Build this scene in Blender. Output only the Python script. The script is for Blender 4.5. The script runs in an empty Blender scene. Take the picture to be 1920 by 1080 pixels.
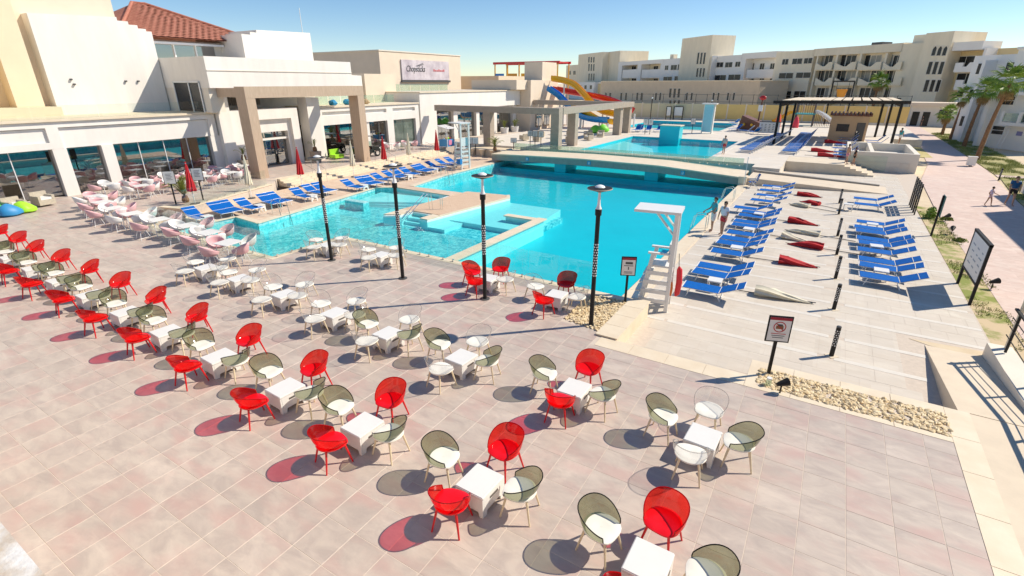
import bpy, bmesh, math, random
from mathutils import Vector, Matrix
R = math.radians
random.seed(7)
scene = bpy.context.scene
col = scene.collection
# ---------------------------------------------------------------- camera
H = 6.5; F = 940.0; YH = 155.0
PIT = math.atan((540 - YH) / F); YAW = math.atan((1585 - 960) / math.hypot(F, 540 - YH))
cam_d = bpy.data.cameras.new('camera'); cam = bpy.data.objects.new('camera', cam_d); col.objects.link(cam)
cam_d.sensor_width = 36; cam_d.lens = 36 * F / 1920; cam_d.clip_start = 0.1; cam_d.clip_end = 6000
cam.location = (0, 0, H); cam.rotation_euler = (math.pi / 2 - PIT, 0, YAW)
scene.camera = cam
# ---------------------------------------------------------------- light
SUN_EL = R(43.5); SUN_AZ = math.atan2(0.727, 0.687)      # azimuth measured from +Y towards +X
w = bpy.data.worlds.new('World'); scene.world = w; w.use_nodes = True
nt = w.node_tree; nt.nodes.clear()
sky = nt.nodes.new('ShaderNodeTexSky'); sky.sky_type = 'NISHITA'; sky.sun_disc = False
sky.sun_elevation = SUN_EL; sky.sun_rotation = SUN_AZ; sky.altitude = 0; sky.air_density = 0.8; sky.dust_density = 0.05; sky.ozone_density = 1.3
bg = nt.nodes.new('ShaderNodeBackground'); bg.inputs['Strength'].default_value = 0.118
wo = nt.nodes.new('ShaderNodeOutputWorld')
hsv = nt.nodes.new('ShaderNodeHueSaturation'); hsv.inputs['Saturation'].default_value = 1.22
nt.links.new(sky.outputs[0], hsv.inputs['Color']); nt.links.new(hsv.outputs[0], bg.inputs[0]); nt.links.new(bg.outputs[0], wo.inputs[0])
sl = bpy.data.lights.new('sun', 'SUN'); sl.energy = 4.9; sl.angle = R(0.5); sl.color = (1.0, 0.91, 0.77)
so = bpy.data.objects.new('sun', sl); col.objects.link(so)
sd = Vector((math.sin(SUN_AZ) * math.cos(SUN_EL), math.cos(SUN_AZ) * math.cos(SUN_EL), math.sin(SUN_EL)))
so.rotation_euler = sd.to_track_quat('Z', 'Y').to_euler(); so.location = (30, 30, 60)
vs = scene.view_settings; vs.view_transform = 'Standard'; vs.look = 'None'; vs.exposure = 0.2; vs.gamma = 1; vs.use_curve_mapping = False
scene.render.engine = 'CYCLES'
scene.cycles.max_bounces = 10; scene.cycles.transparent_max_bounces = 24; scene.cycles.caustics_reflective = False; scene.cycles.caustics_refractive = False

# ---------------------------------------------------------------- photo pixel -> point helpers
_fh = Vector((-math.sin(YAW), math.cos(YAW), 0)); _rt = Vector((math.cos(YAW), math.sin(YAW), 0))
_fw = _fh * math.cos(PIT) - Vector((0, 0, math.sin(PIT))); _up = _fh * math.sin(PIT) + Vector((0, 0, math.cos(PIT)))
def ray(x, y): return _fw * F + _rt * (x - 960) - _up * (y - 540)
def G(x, y, z=0.0):                       # point where the ray meets height z
    d = ray(x, y); t = (z - H) / d.z; return Vector((d.x * t, d.y * t, z))
def PXX(x, y, X):                         # point on the plane x = X
    d = ray(x, y); t = X / d.x; return Vector((X, d.y * t, H + d.z * t))
def PYY(x, y, Y):
    d = ray(x, y); t = Y / d.y; return Vector((d.x * t, Y, H + d.z * t))
ZD = -0.5                                 # pool deck level, the cafe terrace is 0
ZW = -0.66                                # water level

# ---------------------------------------------------------------- mesh builder
class B:
    def __init__(s): s.v = []; s.f = []; s.m = []
    def add(s, vs, fs, m=0):
        o = len(s.v); s.v += [tuple(p) for p in vs]; s.f += [tuple(i + o for i in f) for f in fs]; s.m += [m] * len(fs); return s
    def box(s, x0, x1, y0, y1, z0, z1, m=0, rz=0, c=None):
        P = [(x, y, z) for z in (z0, z1) for y in (y0, y1) for x in (x0, x1)]
        if rz:
            cx, cy = c if c else ((x0 + x1) / 2, (y0 + y1) / 2); cs, sn = math.cos(rz), math.sin(rz)
            P = [(cx + (x - cx) * cs - (y - cy) * sn, cy + (x - cx) * sn + (y - cy) * cs, z) for x, y, z in P]
        return s.add(P, [(0, 2, 3, 1), (4, 5, 7, 6), (0, 1, 5, 4), (2, 6, 7, 3), (0, 4, 6, 2), (1, 3, 7, 5)], m)
    def prism(s, poly, z0, z1, m=0, axis='z'):
        n = len(poly)
        a = sum(poly[i][0] * poly[(i + 1) % n][1] - poly[(i + 1) % n][0] * poly[i][1] for i in range(n))
        if a < 0: poly = poly[::-1]
        if axis == 'z': P = [(x, y, z0) for x, y in poly] + [(x, y, z1) for x, y in poly]; fl = False
        elif axis == 'x': P = [(z0, x, y) for x, y in poly] + [(z1, x, y) for x, y in poly]; fl = False
        else: P = [(x, z0, y) for x, y in poly] + [(x, z1, y) for x, y in poly]; fl = True
        fs = [tuple(range(n))[::-1], tuple(range(n, 2 * n))] + [(i, (i + 1) % n, n + (i + 1) % n, n + i) for i in range(n)]
        if fl: fs = [f[::-1] for f in fs]
        return s.add(P, fs, m)
    def cyl(s, p0, p1, r0, r1=None, n=10, m=0, cap=True):
        r1 = r0 if r1 is None else r1
        p0, p1 = Vector(p0), Vector(p1); d = (p1 - p0).normalized()
        u = d.cross(Vector((0, 0, 1)) if abs(d.z) < .95 else Vector((1, 0, 0))).normalized(); w_ = d.cross(u)
        P = [p0 + (u * math.cos(a) + w_ * math.sin(a)) * r0 for a in [2 * math.pi * i / n for i in range(n)]]
        P += [p1 + (u * math.cos(a) + w_ * math.sin(a)) * r1 for a in [2 * math.pi * i / n for i in range(n)]]
        fs = [(i, n + i, n + (i + 1) % n, (i + 1) % n) for i in range(n)]
        if cap: fs += [tuple(range(n)), tuple(range(2 * n - 1, n - 1, -1))]
        return s.add(P, fs, m)
    def tube(s, pts, r, n=6, m=0, closed=False):
        pts = [Vector(p) for p in pts]; k = len(pts); rings = []
        u = None
        for i, p in enumerate(pts):
            if closed: d = pts[(i + 1) % k] - pts[i - 1]
            else: d = pts[min(i + 1, k - 1)] - pts[max(i - 1, 0)]
            d.normalize()
            if u is None: u = d.cross(Vector((0, 0, 1)) if abs(d.z) < .9 else Vector((1, 0, 0))).normalized()
            else: u = (u - d * u.dot(d)).normalized()
            w_ = d.cross(u); ri = r[i] if isinstance(r, (list, tuple)) else r
            rings += [p + (u * math.cos(2 * math.pi * j / n) + w_ * math.sin(2 * math.pi * j / n)) * ri for j in range(n)]
        fs = []
        for i in range(k if closed else k - 1):
            a, b = i * n, ((i + 1) % k) * n
            fs += [(a + j, b + j, b + (j + 1) % n, a + (j + 1) % n) for j in range(n)]
        if not closed: fs += [tuple(range(n)), tuple(range(k * n - 1, (k - 1) * n - 1, -1))]
        return s.add(rings, fs, m)
    def lathe(s, prof, n=16, c=(0, 0, 0), m=0, sx=1, sy=1):
        P = []; fs = []
        for r, z in prof: P += [(c[0] + r * sx * math.cos(2 * math.pi * j / n), c[1] + r * sy * math.sin(2 * math.pi * j / n), c[2] + z) for j in range(n)]
        for i in range(len(prof) - 1):
            fs += [(i * n + j, i * n + (j + 1) % n, (i + 1) * n + (j + 1) % n, (i + 1) * n + j) for j in range(n)]
        return s.add(P, fs, m)
    def ball(s, c, r, n=10, k=6, sx=1, sy=1, sz=1, m=0):
        return s.lathe([(r * max(math.sin(math.pi * i / k), .01), -r * sz * math.cos(math.pi * i / k)) for i in range(k + 1)], n, c, m, sx, sy)
    def quad(s, a, b, c, d, m=0): return s.add([a, b, c, d], [(0, 1, 2, 3)], m)
    def mesh(s, name, mats, smooth=False):
        me = bpy.data.meshes.new(name); me.from_pydata(s.v, [], s.f)
        for mt in (mats if isinstance(mats, (list, tuple)) else [mats]): me.materials.append(mt)
        if isinstance(mats, (list, tuple)) and len(mats) > 1: me.polygons.foreach_set('material_index', s.m)
        if smooth:
            me.polygons.foreach_set('use_smooth', [True] * len(me.polygons))
            me.set_sharp_from_angle(angle=R(40))
        me.update(); return me
    def build(s, name, mats, parent=None, smooth=False, loc=None, rz=0):
        return link(name, s.mesh(name, mats, smooth), parent, loc, rz)
def link(name, me, parent=None, loc=None, rz=0):
    o = bpy.data.objects.new(name, me); col.objects.link(o)
    if parent: o.parent = parent
    if loc is not None: o.location = loc
    if rz: o.rotation_euler = (0, 0, rz)
    return o
def tag(o, label=None, cat=None, group=None, kind=None):
    if label: o['label'] = label
    if cat: o['category'] = cat
    if group: o['group'] = group
    if kind: o['kind'] = kind
    return o
def thing(name, label, cat, loc=(0, 0, 0), rz=0, group=None):
    o = bpy.data.objects.new(name, None); col.objects.link(o); o.empty_display_size = .2
    o.location = loc; o.rotation_euler = (0, 0, rz); return tag(o, label, cat, group)
def struct(o): o['kind'] = 'structure'; return o
KIDS = {}
def copy_tree(o, parent=None, _d=0):
    c = o.copy(); col.objects.link(c); c.parent = parent
    if o.name not in KIDS: KIDS[o.name] = list(o.children)
    for ch in KIDS[o.name]: copy_tree(ch, c, _d + 1)
    return c
class Proto:
    """build once, then copy; the first use hands out the original"""
    def __init__(s, root): s.root = root; s.used = False; cache(root)
    def put(s, loc, rz=0, label=None, group=None, sc=None):
        o = copy_tree(s.root) if s.used else s.root; s.used = True
        o.location = loc; o.rotation_euler = (0, 0, rz)
        if label: o['label'] = label
        if group: o['group'] = group
        if sc: o.scale = sc
        return o
def cache(o):
    KIDS[o.name] = list(o.children)
    for c in KIDS[o.name]: cache(c)

# ---------------------------------------------------------------- materials
MATS = {}
def nodes(name):
    m = bpy.data.materials.new(name); m.use_nodes = True; t = m.node_tree; t.nodes.clear()
    out = t.nodes.new('ShaderNodeOutputMaterial'); return m, t, out
def N(t, kind, **kw):
    n = t.nodes.new(kind)
    for k, v in kw.items():
        if k in n.inputs: n.inputs[k].default_value = v
        else: setattr(n, k, v)
    return n
def rgb(c): return (c[0], c[1], c[2], 1)
def M(name, c, rough=.6, var=.07, scale=2.5, bump=0.0, bscale=40, metal=0.0, spec=.5, c2=None, stretch=None, lo=.3, hi=.7, dist=0.0):
    if name in MATS: return MATS[name]
    m, t, out = nodes(name); p = N(t, 'ShaderNodeBsdfPrincipled', Roughness=rough, Metallic=metal)
    p.inputs['Specular IOR Level'].default_value = spec
    geo = N(t, 'ShaderNodeNewGeometry'); src = geo.outputs['Position']
    if stretch:
        mp = N(t, 'ShaderNodeMapping'); mp.inputs['Scale'].default_value = stretch; t.links.new(src, mp.inputs[0]); src = mp.outputs[0]
    if var > 0:
        nz = N(t, 'ShaderNodeTexNoise', Scale=scale, Detail=6.0, Roughness=.65); t.links.new(src, nz.inputs['Vector'])
        mx = N(t, 'ShaderNodeMix', data_type='RGBA')
        a = [max(0, x * (1 - var)) for x in c]; b = [min(1, x * (1 + var)) for x in c] if c2 is None else c2
        cr = N(t, 'ShaderNodeMapRange'); cr.inputs[1].default_value = lo; cr.inputs[2].default_value = hi; nz.inputs['Distortion'].default_value = dist
        t.links.new(nz.outputs[0], cr.inputs[0]); t.links.new(cr.outputs[0], mx.inputs[0])
        mx.inputs[6].default_value = rgb(a if c2 is None else c); mx.inputs[7].default_value = rgb(b)
        t.links.new(mx.outputs[2], p.inputs['Base Color'])
    else: p.inputs['Base Color'].default_value = rgb(c)
    if bump > 0:
        n2 = N(t, 'ShaderNodeTexNoise', Scale=bscale, Detail=4.0); t.links.new(src, n2.inputs['Vector'])
        bp = N(t, 'ShaderNodeBump', Strength=bump, Distance=.01); t.links.new(n2.outputs[0], bp.inputs['Height']); t.links.new(bp.outputs[0], p.inputs['Normal'])
    t.links.new(p.outputs[0], out.inputs[0]); MATS[name] = m; return m
def schlick(t, ior, gl, normal=None):
    lw = N(t, 'ShaderNodeLayerWeight', Blend=.5); pw = N(t, 'ShaderNodeMath', operation='POWER'); pw.inputs[1].default_value = 5.0; t.links.new(lw.outputs['Facing'], pw.inputs[0])
    f0 = ((ior - 1) / (ior + 1)) ** 2; ma = N(t, 'ShaderNodeMath', operation='MULTIPLY_ADD'); ma.inputs[1].default_value = (1 - f0) * gl; ma.inputs[2].default_value = f0 * gl; ma.use_clamp = True; t.links.new(pw.outputs[0], ma.inputs[0])
    if normal: t.links.new(normal, lw.inputs['Normal'])
    return ma
def tinted(name, tint, body=None, bodyfac=0.0, rough=.06, ior=1.5, gl=1.0, translucent=0.0):
    """thin clear or tinted sheet: straight-through transparency, Fresnel gloss, a little body colour"""
    m, t, out = nodes(name)
    tr = N(t, 'ShaderNodeBsdfTransparent', Color=rgb(tint)); last = tr.outputs[0]
    if bodyfac > 0:
        df = N(t, 'ShaderNodeBsdfDiffuse', Color=rgb(body)); b = df.outputs[0]
        if translucent > 0:
            tl = N(t, 'ShaderNodeBsdfTranslucent', Color=rgb(body)); mm = N(t, 'ShaderNodeMixShader'); mm.inputs[0].default_value = translucent
            t.links.new(b, mm.inputs[1]); t.links.new(tl.outputs[0], mm.inputs[2]); b = mm.outputs[0]
        mx = N(t, 'ShaderNodeMixShader'); mx.inputs[0].default_value = bodyfac
        t.links.new(last, mx.inputs[1]); t.links.new(b, mx.inputs[2]); last = mx.outputs[0]
    gs = N(t, 'ShaderNodeBsdfGlossy', Roughness=rough); mul = schlick(t, ior, gl)
    mx2 = N(t, 'ShaderNodeMixShader'); t.links.new(mul.outputs[0], mx2.inputs[0]); t.links.new(last, mx2.inputs[1]); t.links.new(gs.outputs[0], mx2.inputs[2])
    t.links.new(mx2.outputs[0], out.inputs[0]); MATS[name] = m; return m
def tile_mat(name, c1, c2, c3, size, off, rough=.45, streak=(.5, 2.4, 1)):
    m, t, out = nodes(name); p = N(t, 'ShaderNodeBsdfPrincipled', Roughness=rough)
    geo = N(t, 'ShaderNodeNewGeometry')
    sub = N(t, 'ShaderNodeVectorMath', operation='SUBTRACT'); sub.inputs[1].default_value = (off[0], off[1], 0); t.links.new(geo.outputs['Position'], sub.inputs[0])
    dv = N(t, 'ShaderNodeVectorMath', operation='DIVIDE'); dv.inputs[1].default_value = (size, size, 1000); t.links.new(sub.outputs[0], dv.inputs[0])
    fl = N(t, 'ShaderNodeVectorMath', operation='FLOOR'); t.links.new(dv.outputs[0], fl.inputs[0])
    wn = N(t, 'ShaderNodeTexWhiteNoise', noise_dimensions='3D'); t.links.new(fl.outputs[0], wn.inputs[0])
    wadd = N(t, 'ShaderNodeVectorMath', operation='MULTIPLY_ADD'); wadd.inputs[1].default_value = (40, 40, 40); t.links.new(wn.outputs['Color'], wadd.inputs[0])
    mp = N(t, 'ShaderNodeVectorMath', operation='MULTIPLY'); mp.inputs[1].default_value = streak; t.links.new(geo.outputs['Position'], mp.inputs[0]); t.links.new(mp.outputs[0], wadd.inputs[2])
    nz = N(t, 'ShaderNodeTexNoise', Scale=1.7, Detail=7.0, Roughness=.62, Distortion=.6); t.links.new(wadd.outputs[0], nz.inputs['Vector'])
    r1 = N(t, 'ShaderNodeMapRange'); r1.inputs[1].default_value = .37; r1.inputs[2].default_value = .63; t.links.new(nz.outputs[0], r1.inputs[0])
    mx = N(t, 'ShaderNodeMix', data_type='RGBA'); mx.inputs[6].default_value = rgb(c1); mx.inputs[7].default_value = rgb(c2); t.links.new(r1.outputs[0], mx.inputs[0])
    nz2 = N(t, 'ShaderNodeTexNoise', Scale=.9, Detail=5.0); t.links.new(wadd.outputs[0], nz2.inputs['Vector'])
    r2 = N(t, 'ShaderNodeMapRange'); r2.inputs[1].default_value = .48; r2.inputs[2].default_value = .72; r2.inputs[4].default_value = .8; t.links.new(nz2.outputs[0], r2.inputs[0])
    mx2 = N(t, 'ShaderNodeMix', data_type='RGBA'); t.links.new(mx.outputs[2], mx2.inputs[6]); mx2.inputs[7].default_value = rgb(c3); t.links.new(r2.outputs[0], mx2.inputs[0])
    hs = N(t, 'ShaderNodeHueSaturation'); r3 = N(t, 'ShaderNodeMapRange'); r3.inputs[3].default_value = .965; r3.inputs[4].default_value = 1.035
    t.links.new(wn.outputs['Value'], r3.inputs[0]); t.links.new(r3.outputs[0], hs.inputs['Value'])
    n5 = N(t, 'ShaderNodeTexNoise', Scale=.55, Detail=8.0, Roughness=.7, Distortion=.4); mp5 = N(t, 'ShaderNodeMapping'); mp5.inputs['Rotation'].default_value = (0, 0, .5); mp5.inputs['Scale'].default_value = (1, 2.2, 1)
    t.links.new(geo.outputs['Position'], mp5.inputs[0]); t.links.new(mp5.outputs[0], n5.inputs['Vector']); r5 = N(t, 'ShaderNodeMapRange'); r5.inputs[1].default_value = .52; r5.inputs[2].default_value = .68; r5.inputs[4].default_value = .42; t.links.new(n5.outputs[0], r5.inputs[0])
    mx5 = N(t, 'ShaderNodeMix', data_type='RGBA'); t.links.new(mx2.outputs[2], mx5.inputs[6]); mx5.inputs[7].default_value = rgb([min(.8, c * 1.3) for c in c2]); t.links.new(r5.outputs[0], mx5.inputs[0])
    n6 = N(t, 'ShaderNodeTexNoise', Scale=.23, Detail=6.0, Roughness=.6); t.links.new(geo.outputs['Position'], n6.inputs['Vector']); r6 = N(t, 'ShaderNodeMapRange'); r6.inputs[1].default_value = .5; r6.inputs[2].default_value = .75; r6.inputs[3].default_value = 0; r6.inputs[4].default_value = .22; t.links.new(n6.outputs[0], r6.inputs[0])
    mx6 = N(t, 'ShaderNodeMix', data_type='RGBA'); t.links.new(mx5.outputs[2], mx6.inputs[6]); mx6.inputs[7].default_value = rgb([c * .72 for c in c1]); t.links.new(r6.outputs[0], mx6.inputs[0]); t.links.new(mx6.outputs[2], hs.inputs['Color'])
    t.links.new(hs.outputs[0], p.inputs['Base Color']); bp = N(t, 'ShaderNodeBump', Strength=.15, Distance=.004); t.links.new(nz.outputs[0], bp.inputs['Height']); t.links.new(bp.outputs[0], p.inputs['Normal'])
    t.links.new(p.outputs[0], out.inputs[0]); MATS[name] = m; return m
def water_mat(name, tint, bumpscale=1.6, strength=.25):
    m, t, out = nodes(name); geo = N(t, 'ShaderNodeNewGeometry')
    n1 = N(t, 'ShaderNodeTexNoise', Scale=bumpscale, Detail=3.0, Distortion=.8); t.links.new(geo.outputs['Position'], n1.inputs['Vector'])
    bp = N(t, 'ShaderNodeBump', Strength=strength, Distance=.06); t.links.new(n1.outputs[0], bp.inputs['Height'])
    tr = N(t, 'ShaderNodeBsdfTransparent', Color=rgb(tint)); gs = N(t, 'ShaderNodeBsdfGlossy', Roughness=.04)
    fr = schlick(t, 1.33, .45, bp.outputs[0]); t.links.new(bp.outputs[0], gs.inputs['Normal'])
    mx = N(t, 'ShaderNodeMixShader'); t.links.new(fr.outputs[0], mx.inputs[0]); t.links.new(tr.outputs[0], mx.inputs[1]); t.links.new(gs.outputs[0], mx.inputs[2])
    t.links.new(mx.outputs[0], out.inputs[0]); return m

TS = 0.65; TOX, TOY = 0.75, 8.19
m_tile = tile_mat('terrace_tile', (.455, .38, .33), (.565, .48, .405), (.53, .355, .31), TS, (TOX, TOY), .45, (1.0, 2.0, 1))
m_grout = M('grout', (.60, .51, .42), .8, .1, 8)
m_deck = tile_mat('deck_slab', (.60, .53, .44), (.645, .575, .485), (.61, .53, .43), .65, (.1, .3), .6)
m_band = M('deck_band', (.70, .65, .57), .55, .05, 4)
m_cope = M('cream_stone', (.70, .58, .42), .6, .12, 1.6, .1, 30, c2=(.78, .68, .52))
m_wall = M('white_render', (.80, .76, .70), .8, .06, 1.2, .15, 60, stretch=(1, 1, .22))
m_wall2 = M('offwhite_render', (.76, .70, .60), .8, .05, .6, .15, 60)
m_cream = M('cream_render', (.80, .67, .47), .8, .05, .6, .15, 60)
m_cream2 = M('peach_render', (.76, .64, .50), .8, .05, .5, .15, 60)
m_tan = M('tan_render', (.70, .56, .40), .8, .07, .5, .2, 50)
m_greyst = M('grey_stone', (.36, .33, .29), .7, .12, 3, .2, 40)
m_portal = M('brown_cladding', (.46, .33, .23), .6, .18, 3, .1, 40, c2=(.56, .42, .30), stretch=(5, 5, .6))
m_portal2 = M('taupe_cladding', (.40, .33, .26), .7, .1, 3, .1, 40)
m_wood = M('deck_plank', (.62, .42, .27), .6, .2, 2.0, .1, 60, c2=(.76, .58, .42), stretch=(.5, 6, 1))
m_ldeck = tile_mat('left_deck_tile', (.62, .45, .32), (.74, .58, .44), (.66, .46, .30), .5, (0, 0), .55, (.4, 3, 1))
m_blk = M('black_metal', (.022, .021, .02), .6, .1, 5, spec=.25)
m_dgrey = M('dark_grey', (.08, .08, .08), .5, .1, 5)
m_white = M('white_plastic', (.78, .765, .73), .35, .02, 4)
m_whitem = M('white_metal', (.82, .82, .80), .35, 0)
m_chrome = M('stainless_steel', (.75, .75, .74), .18, 0, metal=1)
m_blue = M('blue_sling', (.002, .115, .44), .8, .15, 10, .1, 300, spec=.15)
m_red = M('umbrella_red', (.54, .02, .026), .8, .15, 6)
m_creamc = M('umbrella_cream', (.76, .70, .54), .85, .08, 6)
m_beech = M('pale_wood_leg', (.74, .62, .42), .5, .1, 8)
m_redleg = M('red_leg', (.62, .008, .012), .35, .03, 5)
m_redseat = M('red_seat', (.78, .006, .012), .25, .03, 5)
m_seatw = M('white_seat', (.84, .81, .72), .4, .02, 5)
m_pink = M('pink_plastic', (.70, .42, .43), .45, .05, 5)
m_pebble = M('pebble', (.58, .41, .20), .7, .3, 9, c2=(.85, .73, .50))
m_sand = M('sand', (.62, .49, .33), .95, .2, 1.2, .3, 30, c2=(.72, .60, .42))
m_lawn = M('lawn_soil', (.20, .22, .05), .95, .3, 1.0, .4, 30, c2=(.55, .46, .24))
m_path = tile_mat('path_paver', (.60, .45, .38), (.68, .54, .47), (.62, .44, .37), .4, (0, 0), .75, (1.2, 3, 1))
m_leaf = M('palm_leaf', (.12, .25, .03), .45, .35, 6, c2=(.34, .46, .07))
m_leaf2 = M('shrub_leaf', (.12, .18, .03), .5, .4, 6, c2=(.40, .40, .09))
m_trunk = M('palm_trunk', (.22, .12, .06), .9, .35, 6, .6, 20)
m_glassc = tinted('clear_glass', (.95, .985, .97), ior=1.5, rough=.01, gl=1.3)
m_glassg = tinted('green_glass', (.80, .90, .84), (.62, .72, .66), .12, rough=.02, gl=1.2)
m_win = tinted('window_glass', (.62, .66, .66), (.02, .025, .03), .08, rough=.015, ior=2.1, gl=2.6)
m_windk = M('dark_window', (.028, .028, .028), .2, .3, .6, spec=.35)
m_frame = M('window_frame', (.10, .09, .08), .5, .1, 5)
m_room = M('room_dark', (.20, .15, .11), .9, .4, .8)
m_smoke = tinted('smoke_shell', (.56, .57, .42), (.20, .21, .13), .34, rough=.05, gl=.9, translucent=.5)
m_smokerim = tinted('smoke_rim', (.16, .16, .13), (.03, .03, .02), .4, rough=.08)
m_clear = tinted('clear_shell', (.95, .945, .94), (.85, .85, .83), .10, rough=.03, gl=1.2, translucent=.4)
m_clearrim = tinted('clear_rim', (.86, .85, .84), (.6, .6, .6), .12, rough=.05, gl=1.2)
m_redsh = tinted('red_shell', (1.0, .09, .07), (.90, .010, .012), .30, rough=.06, gl=.8, translucent=.55)
m_redrim = tinted('red_rim', (.75, .03, .03), (.6, .006, .01), .7, rough=.08, gl=.8, translucent=.4)
m_water = water_mat('pool_water', (.50, .97, .985))
m_mosaic = M('pool_mosaic', (.004, .53, .62), .35, .08, .35, c2=(.010, .60, .69))
m_mosaicl = M('pool_mosaic_light', (.03, .47, .53), .35, .3, 5.0, c2=(.62, .86, .84))
m_mosaic_caustic = M('shallow_painted_caustics', (.012, .42, .50), .35, .3, 3.2, c2=(.66, .90, .88), lo=.40, hi=.66, dist=1.6)  # rippling caustic light painted into the shallow floor's mosaic colour
m_mosaicw = M('pool_mosaic_pale', (.70, .82, .82), .35, .15, 3, c2=(.84, .88, .86))
m_roof = M('clay_roof', (.34, .11, .07), .9, .3, 3, .3, 30, c2=(.50, .22, .15))
m_skin = M('skin', (.45, .26, .17), .6, .05, 8); m_hair = M('hair', (.012, .009, .007), .7, .1, 8)
def flat(name, c, rough=.5): return M('c_' + name, c, rough, .04, 4)
# ================================================================ GROUND AND DECKS
ZU = 0.3
b = B()
for x0, x1, y0, y1 in ((-3000, 3000, -3000, -10), (-3000, 3000, 100, 4000), (-3000, -48, -10, 100), (5.1, 3000, -10, 100)):
    b.quad((x0, y0, ZD - .04), (x1, y0, ZD - .04), (x1, y1, ZD - .04), (x0, y1, ZD - .04))
struct(b.build('ground', m_sand))
TERR = [(-48, -10), (3.62, -10), (3.62, 12.6), (-.62, 12.6), (-.62, 11.75), (-3.98, 11.75), (-3.98, 14.75), (-18.1, 14.75), (-18.1, 11.05),
        (-31.8, 11.3), (-31.6, 13.4), (-29.9, 13.8), (-32.4, 21), (-33.9, 22.4), (-34.45, 31), (-35.7, 43.5), (-36, 49), (-36, 80), (-48, 80)]
terrace = struct(B().prism(TERR, -2.4, -.004).build('terrace', [m_grout]))
def inside(x, y, P):
    c = False; n = len(P)
    for i in range(n):
        (x0, y0), (x1, y1) = P[i], P[(i + 1) % n]
        if (y0 > y) != (y1 > y) and x < (x1 - x0) * (y - y0) / (y1 - y0) + x0: c = not c
    return c
# terrace tiles: the 300 that show largest are objects, the rest one mesh
PATCH = [(-6.05, -4.0, 11.9, 14.75), (-18.1, 3.62, 14.4, 14.8), (-.62, 3.62, 11.25, 12.7), (3.2, 3.7, -10, 12.7), (-4.3, -.6, 11.25, 12)]
tiles = []
i0, i1 = math.floor((-39.3 - TOX) / TS), math.ceil((3.2 - TOX) / TS); j0, j1 = math.floor((-1 - TOY) / TS), math.ceil((48 - TOY) / TS)
gp_ = .007
for i in range(i0, i1):
    for j in range(j0, j1):
        x0, y0 = TOX + i * TS, TOY + j * TS; x1, y1 = x0 + TS, y0 + TS
        if x1 > 3.2: x1 = 3.2
        if y1 > 11.25 and y0 < 11.25 and x0 > -4.5: y1 = 11.25
        if not all(inside(x, y, TERR) for x, y in ((x0 + .02, y0 + .02), (x1 - .02, y0 + .02), (x1 - .02, y1 - .02), (x0 + .02, y1 - .02))): continue
        cx, cy = (x0 + x1) / 2, (y0 + y1) / 2
        if x1 - x0 < .1 or y1 - y0 < .1: continue
        if any(a < cx < b_ and c < cy < d for a, b_, c, d in PATCH): continue
        v = Vector((cx, cy, -H)); dep = v.dot(_fw)
        if dep < .5: continue
        u = abs(v.dot(_rt) / dep * F); vv = abs(v.dot(_up) / dep * F)
        if u > 1120 or vv > 720: continue
        tiles.append((v.length + (0 if u < 960 and vv < 540 else 100), x0, x1, y0, y1))
tiles.sort()
def tile_geo(b, x0, x1, y0, y1, zt=0.0):
    g = gp_ / 2; e = .004; z0 = zt - .014; zz = zt + random.uniform(-.0012, .0012)
    a0, a1, c0, c1 = x0 + g, x1 - g, y0 + g, y1 - g
    P = [(a0, c0, z0), (a1, c0, z0), (a1, c1, z0), (a0, c1, z0), (a0, c0, zz - e), (a1, c0, zz - e), (a1, c1, zz - e), (a0, c1, zz - e),
         (a0 + e, c0 + e, zz), (a1 - e, c0 + e, zz), (a1 - e, c1 - e, zz), (a0 + e, c1 - e, zz)]
    b.add(P, [(0, 1, 5, 4), (1, 2, 6, 5), (2, 3, 7, 6), (3, 0, 4, 7), (4, 5, 9, 8), (5, 6, 10, 9), (6, 7, 11, 10), (7, 4, 8, 11), (8, 9, 10, 11)])
std = B(); tile_geo(std, 0, TS, 0, TS); std = std.mesh('tile', m_tile)
for k, (d_, x0, x1, y0, y1) in enumerate(tiles[:300]):
    if abs(x1 - x0 - TS) < 1e-4 and abs(y1 - y0 - TS) < 1e-4:
        link('tile', std, terrace, (x0, y0, random.uniform(-.0012, .0012)))
    else:
        b = B(); tile_geo(b, 0, x1 - x0, 0, y1 - y0); b.build('tile', m_tile, terrace, loc=(x0, y0, 0))
b = B()
for d_, x0, x1, y0, y1 in tiles[300:]: tile_geo(b, x0, x1, y0, y1)
tag(b.build('far_tiles', m_tile, terrace), kind='stuff')
# cream stone border slabs round the terrace edge
bord = []
def slab_run(x0, x1, y0, y1, n, along, z=0.006, th=.03):
    for k in range(n):
        b = B()
        if along == 'x': a, c = x0 + (x1 - x0) * k / n, x0 + (x1 - x0) * (k + 1) / n; b.box(a + .006, c - .006, y0, y1, z - th, z)
        else: a, c = y0 + (y1 - y0) * k / n, y0 + (y1 - y0) * (k + 1) / n; b.box(x0, x1, a + .006, c - .006, z - th, z)
        b.build('border_slab', m_cope, terrace)
slab_run(-4.34, -.62, 11.25, 11.78, 4, 'x'); slab_run(-.62, 3.2, 11.25, 11.42, 4, 'x'); slab_run(-.62, 3.2, 12.3, 12.63, 4, 'x')
slab_run(3.2, 3.64, -1, 12.63, 12, 'y'); slab_run(-.62, -.38, 11.42, 12.3, 1, 'x')
slab_run(-18.0, -4.5, 14.45, 14.78, 14, 'x'); slab_run(-18.3, -17.98, 11.05, 14.44, 4, 'y'); slab_run(-31.7, -18.31, 11.0, 11.3, 14, 'x')
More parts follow.
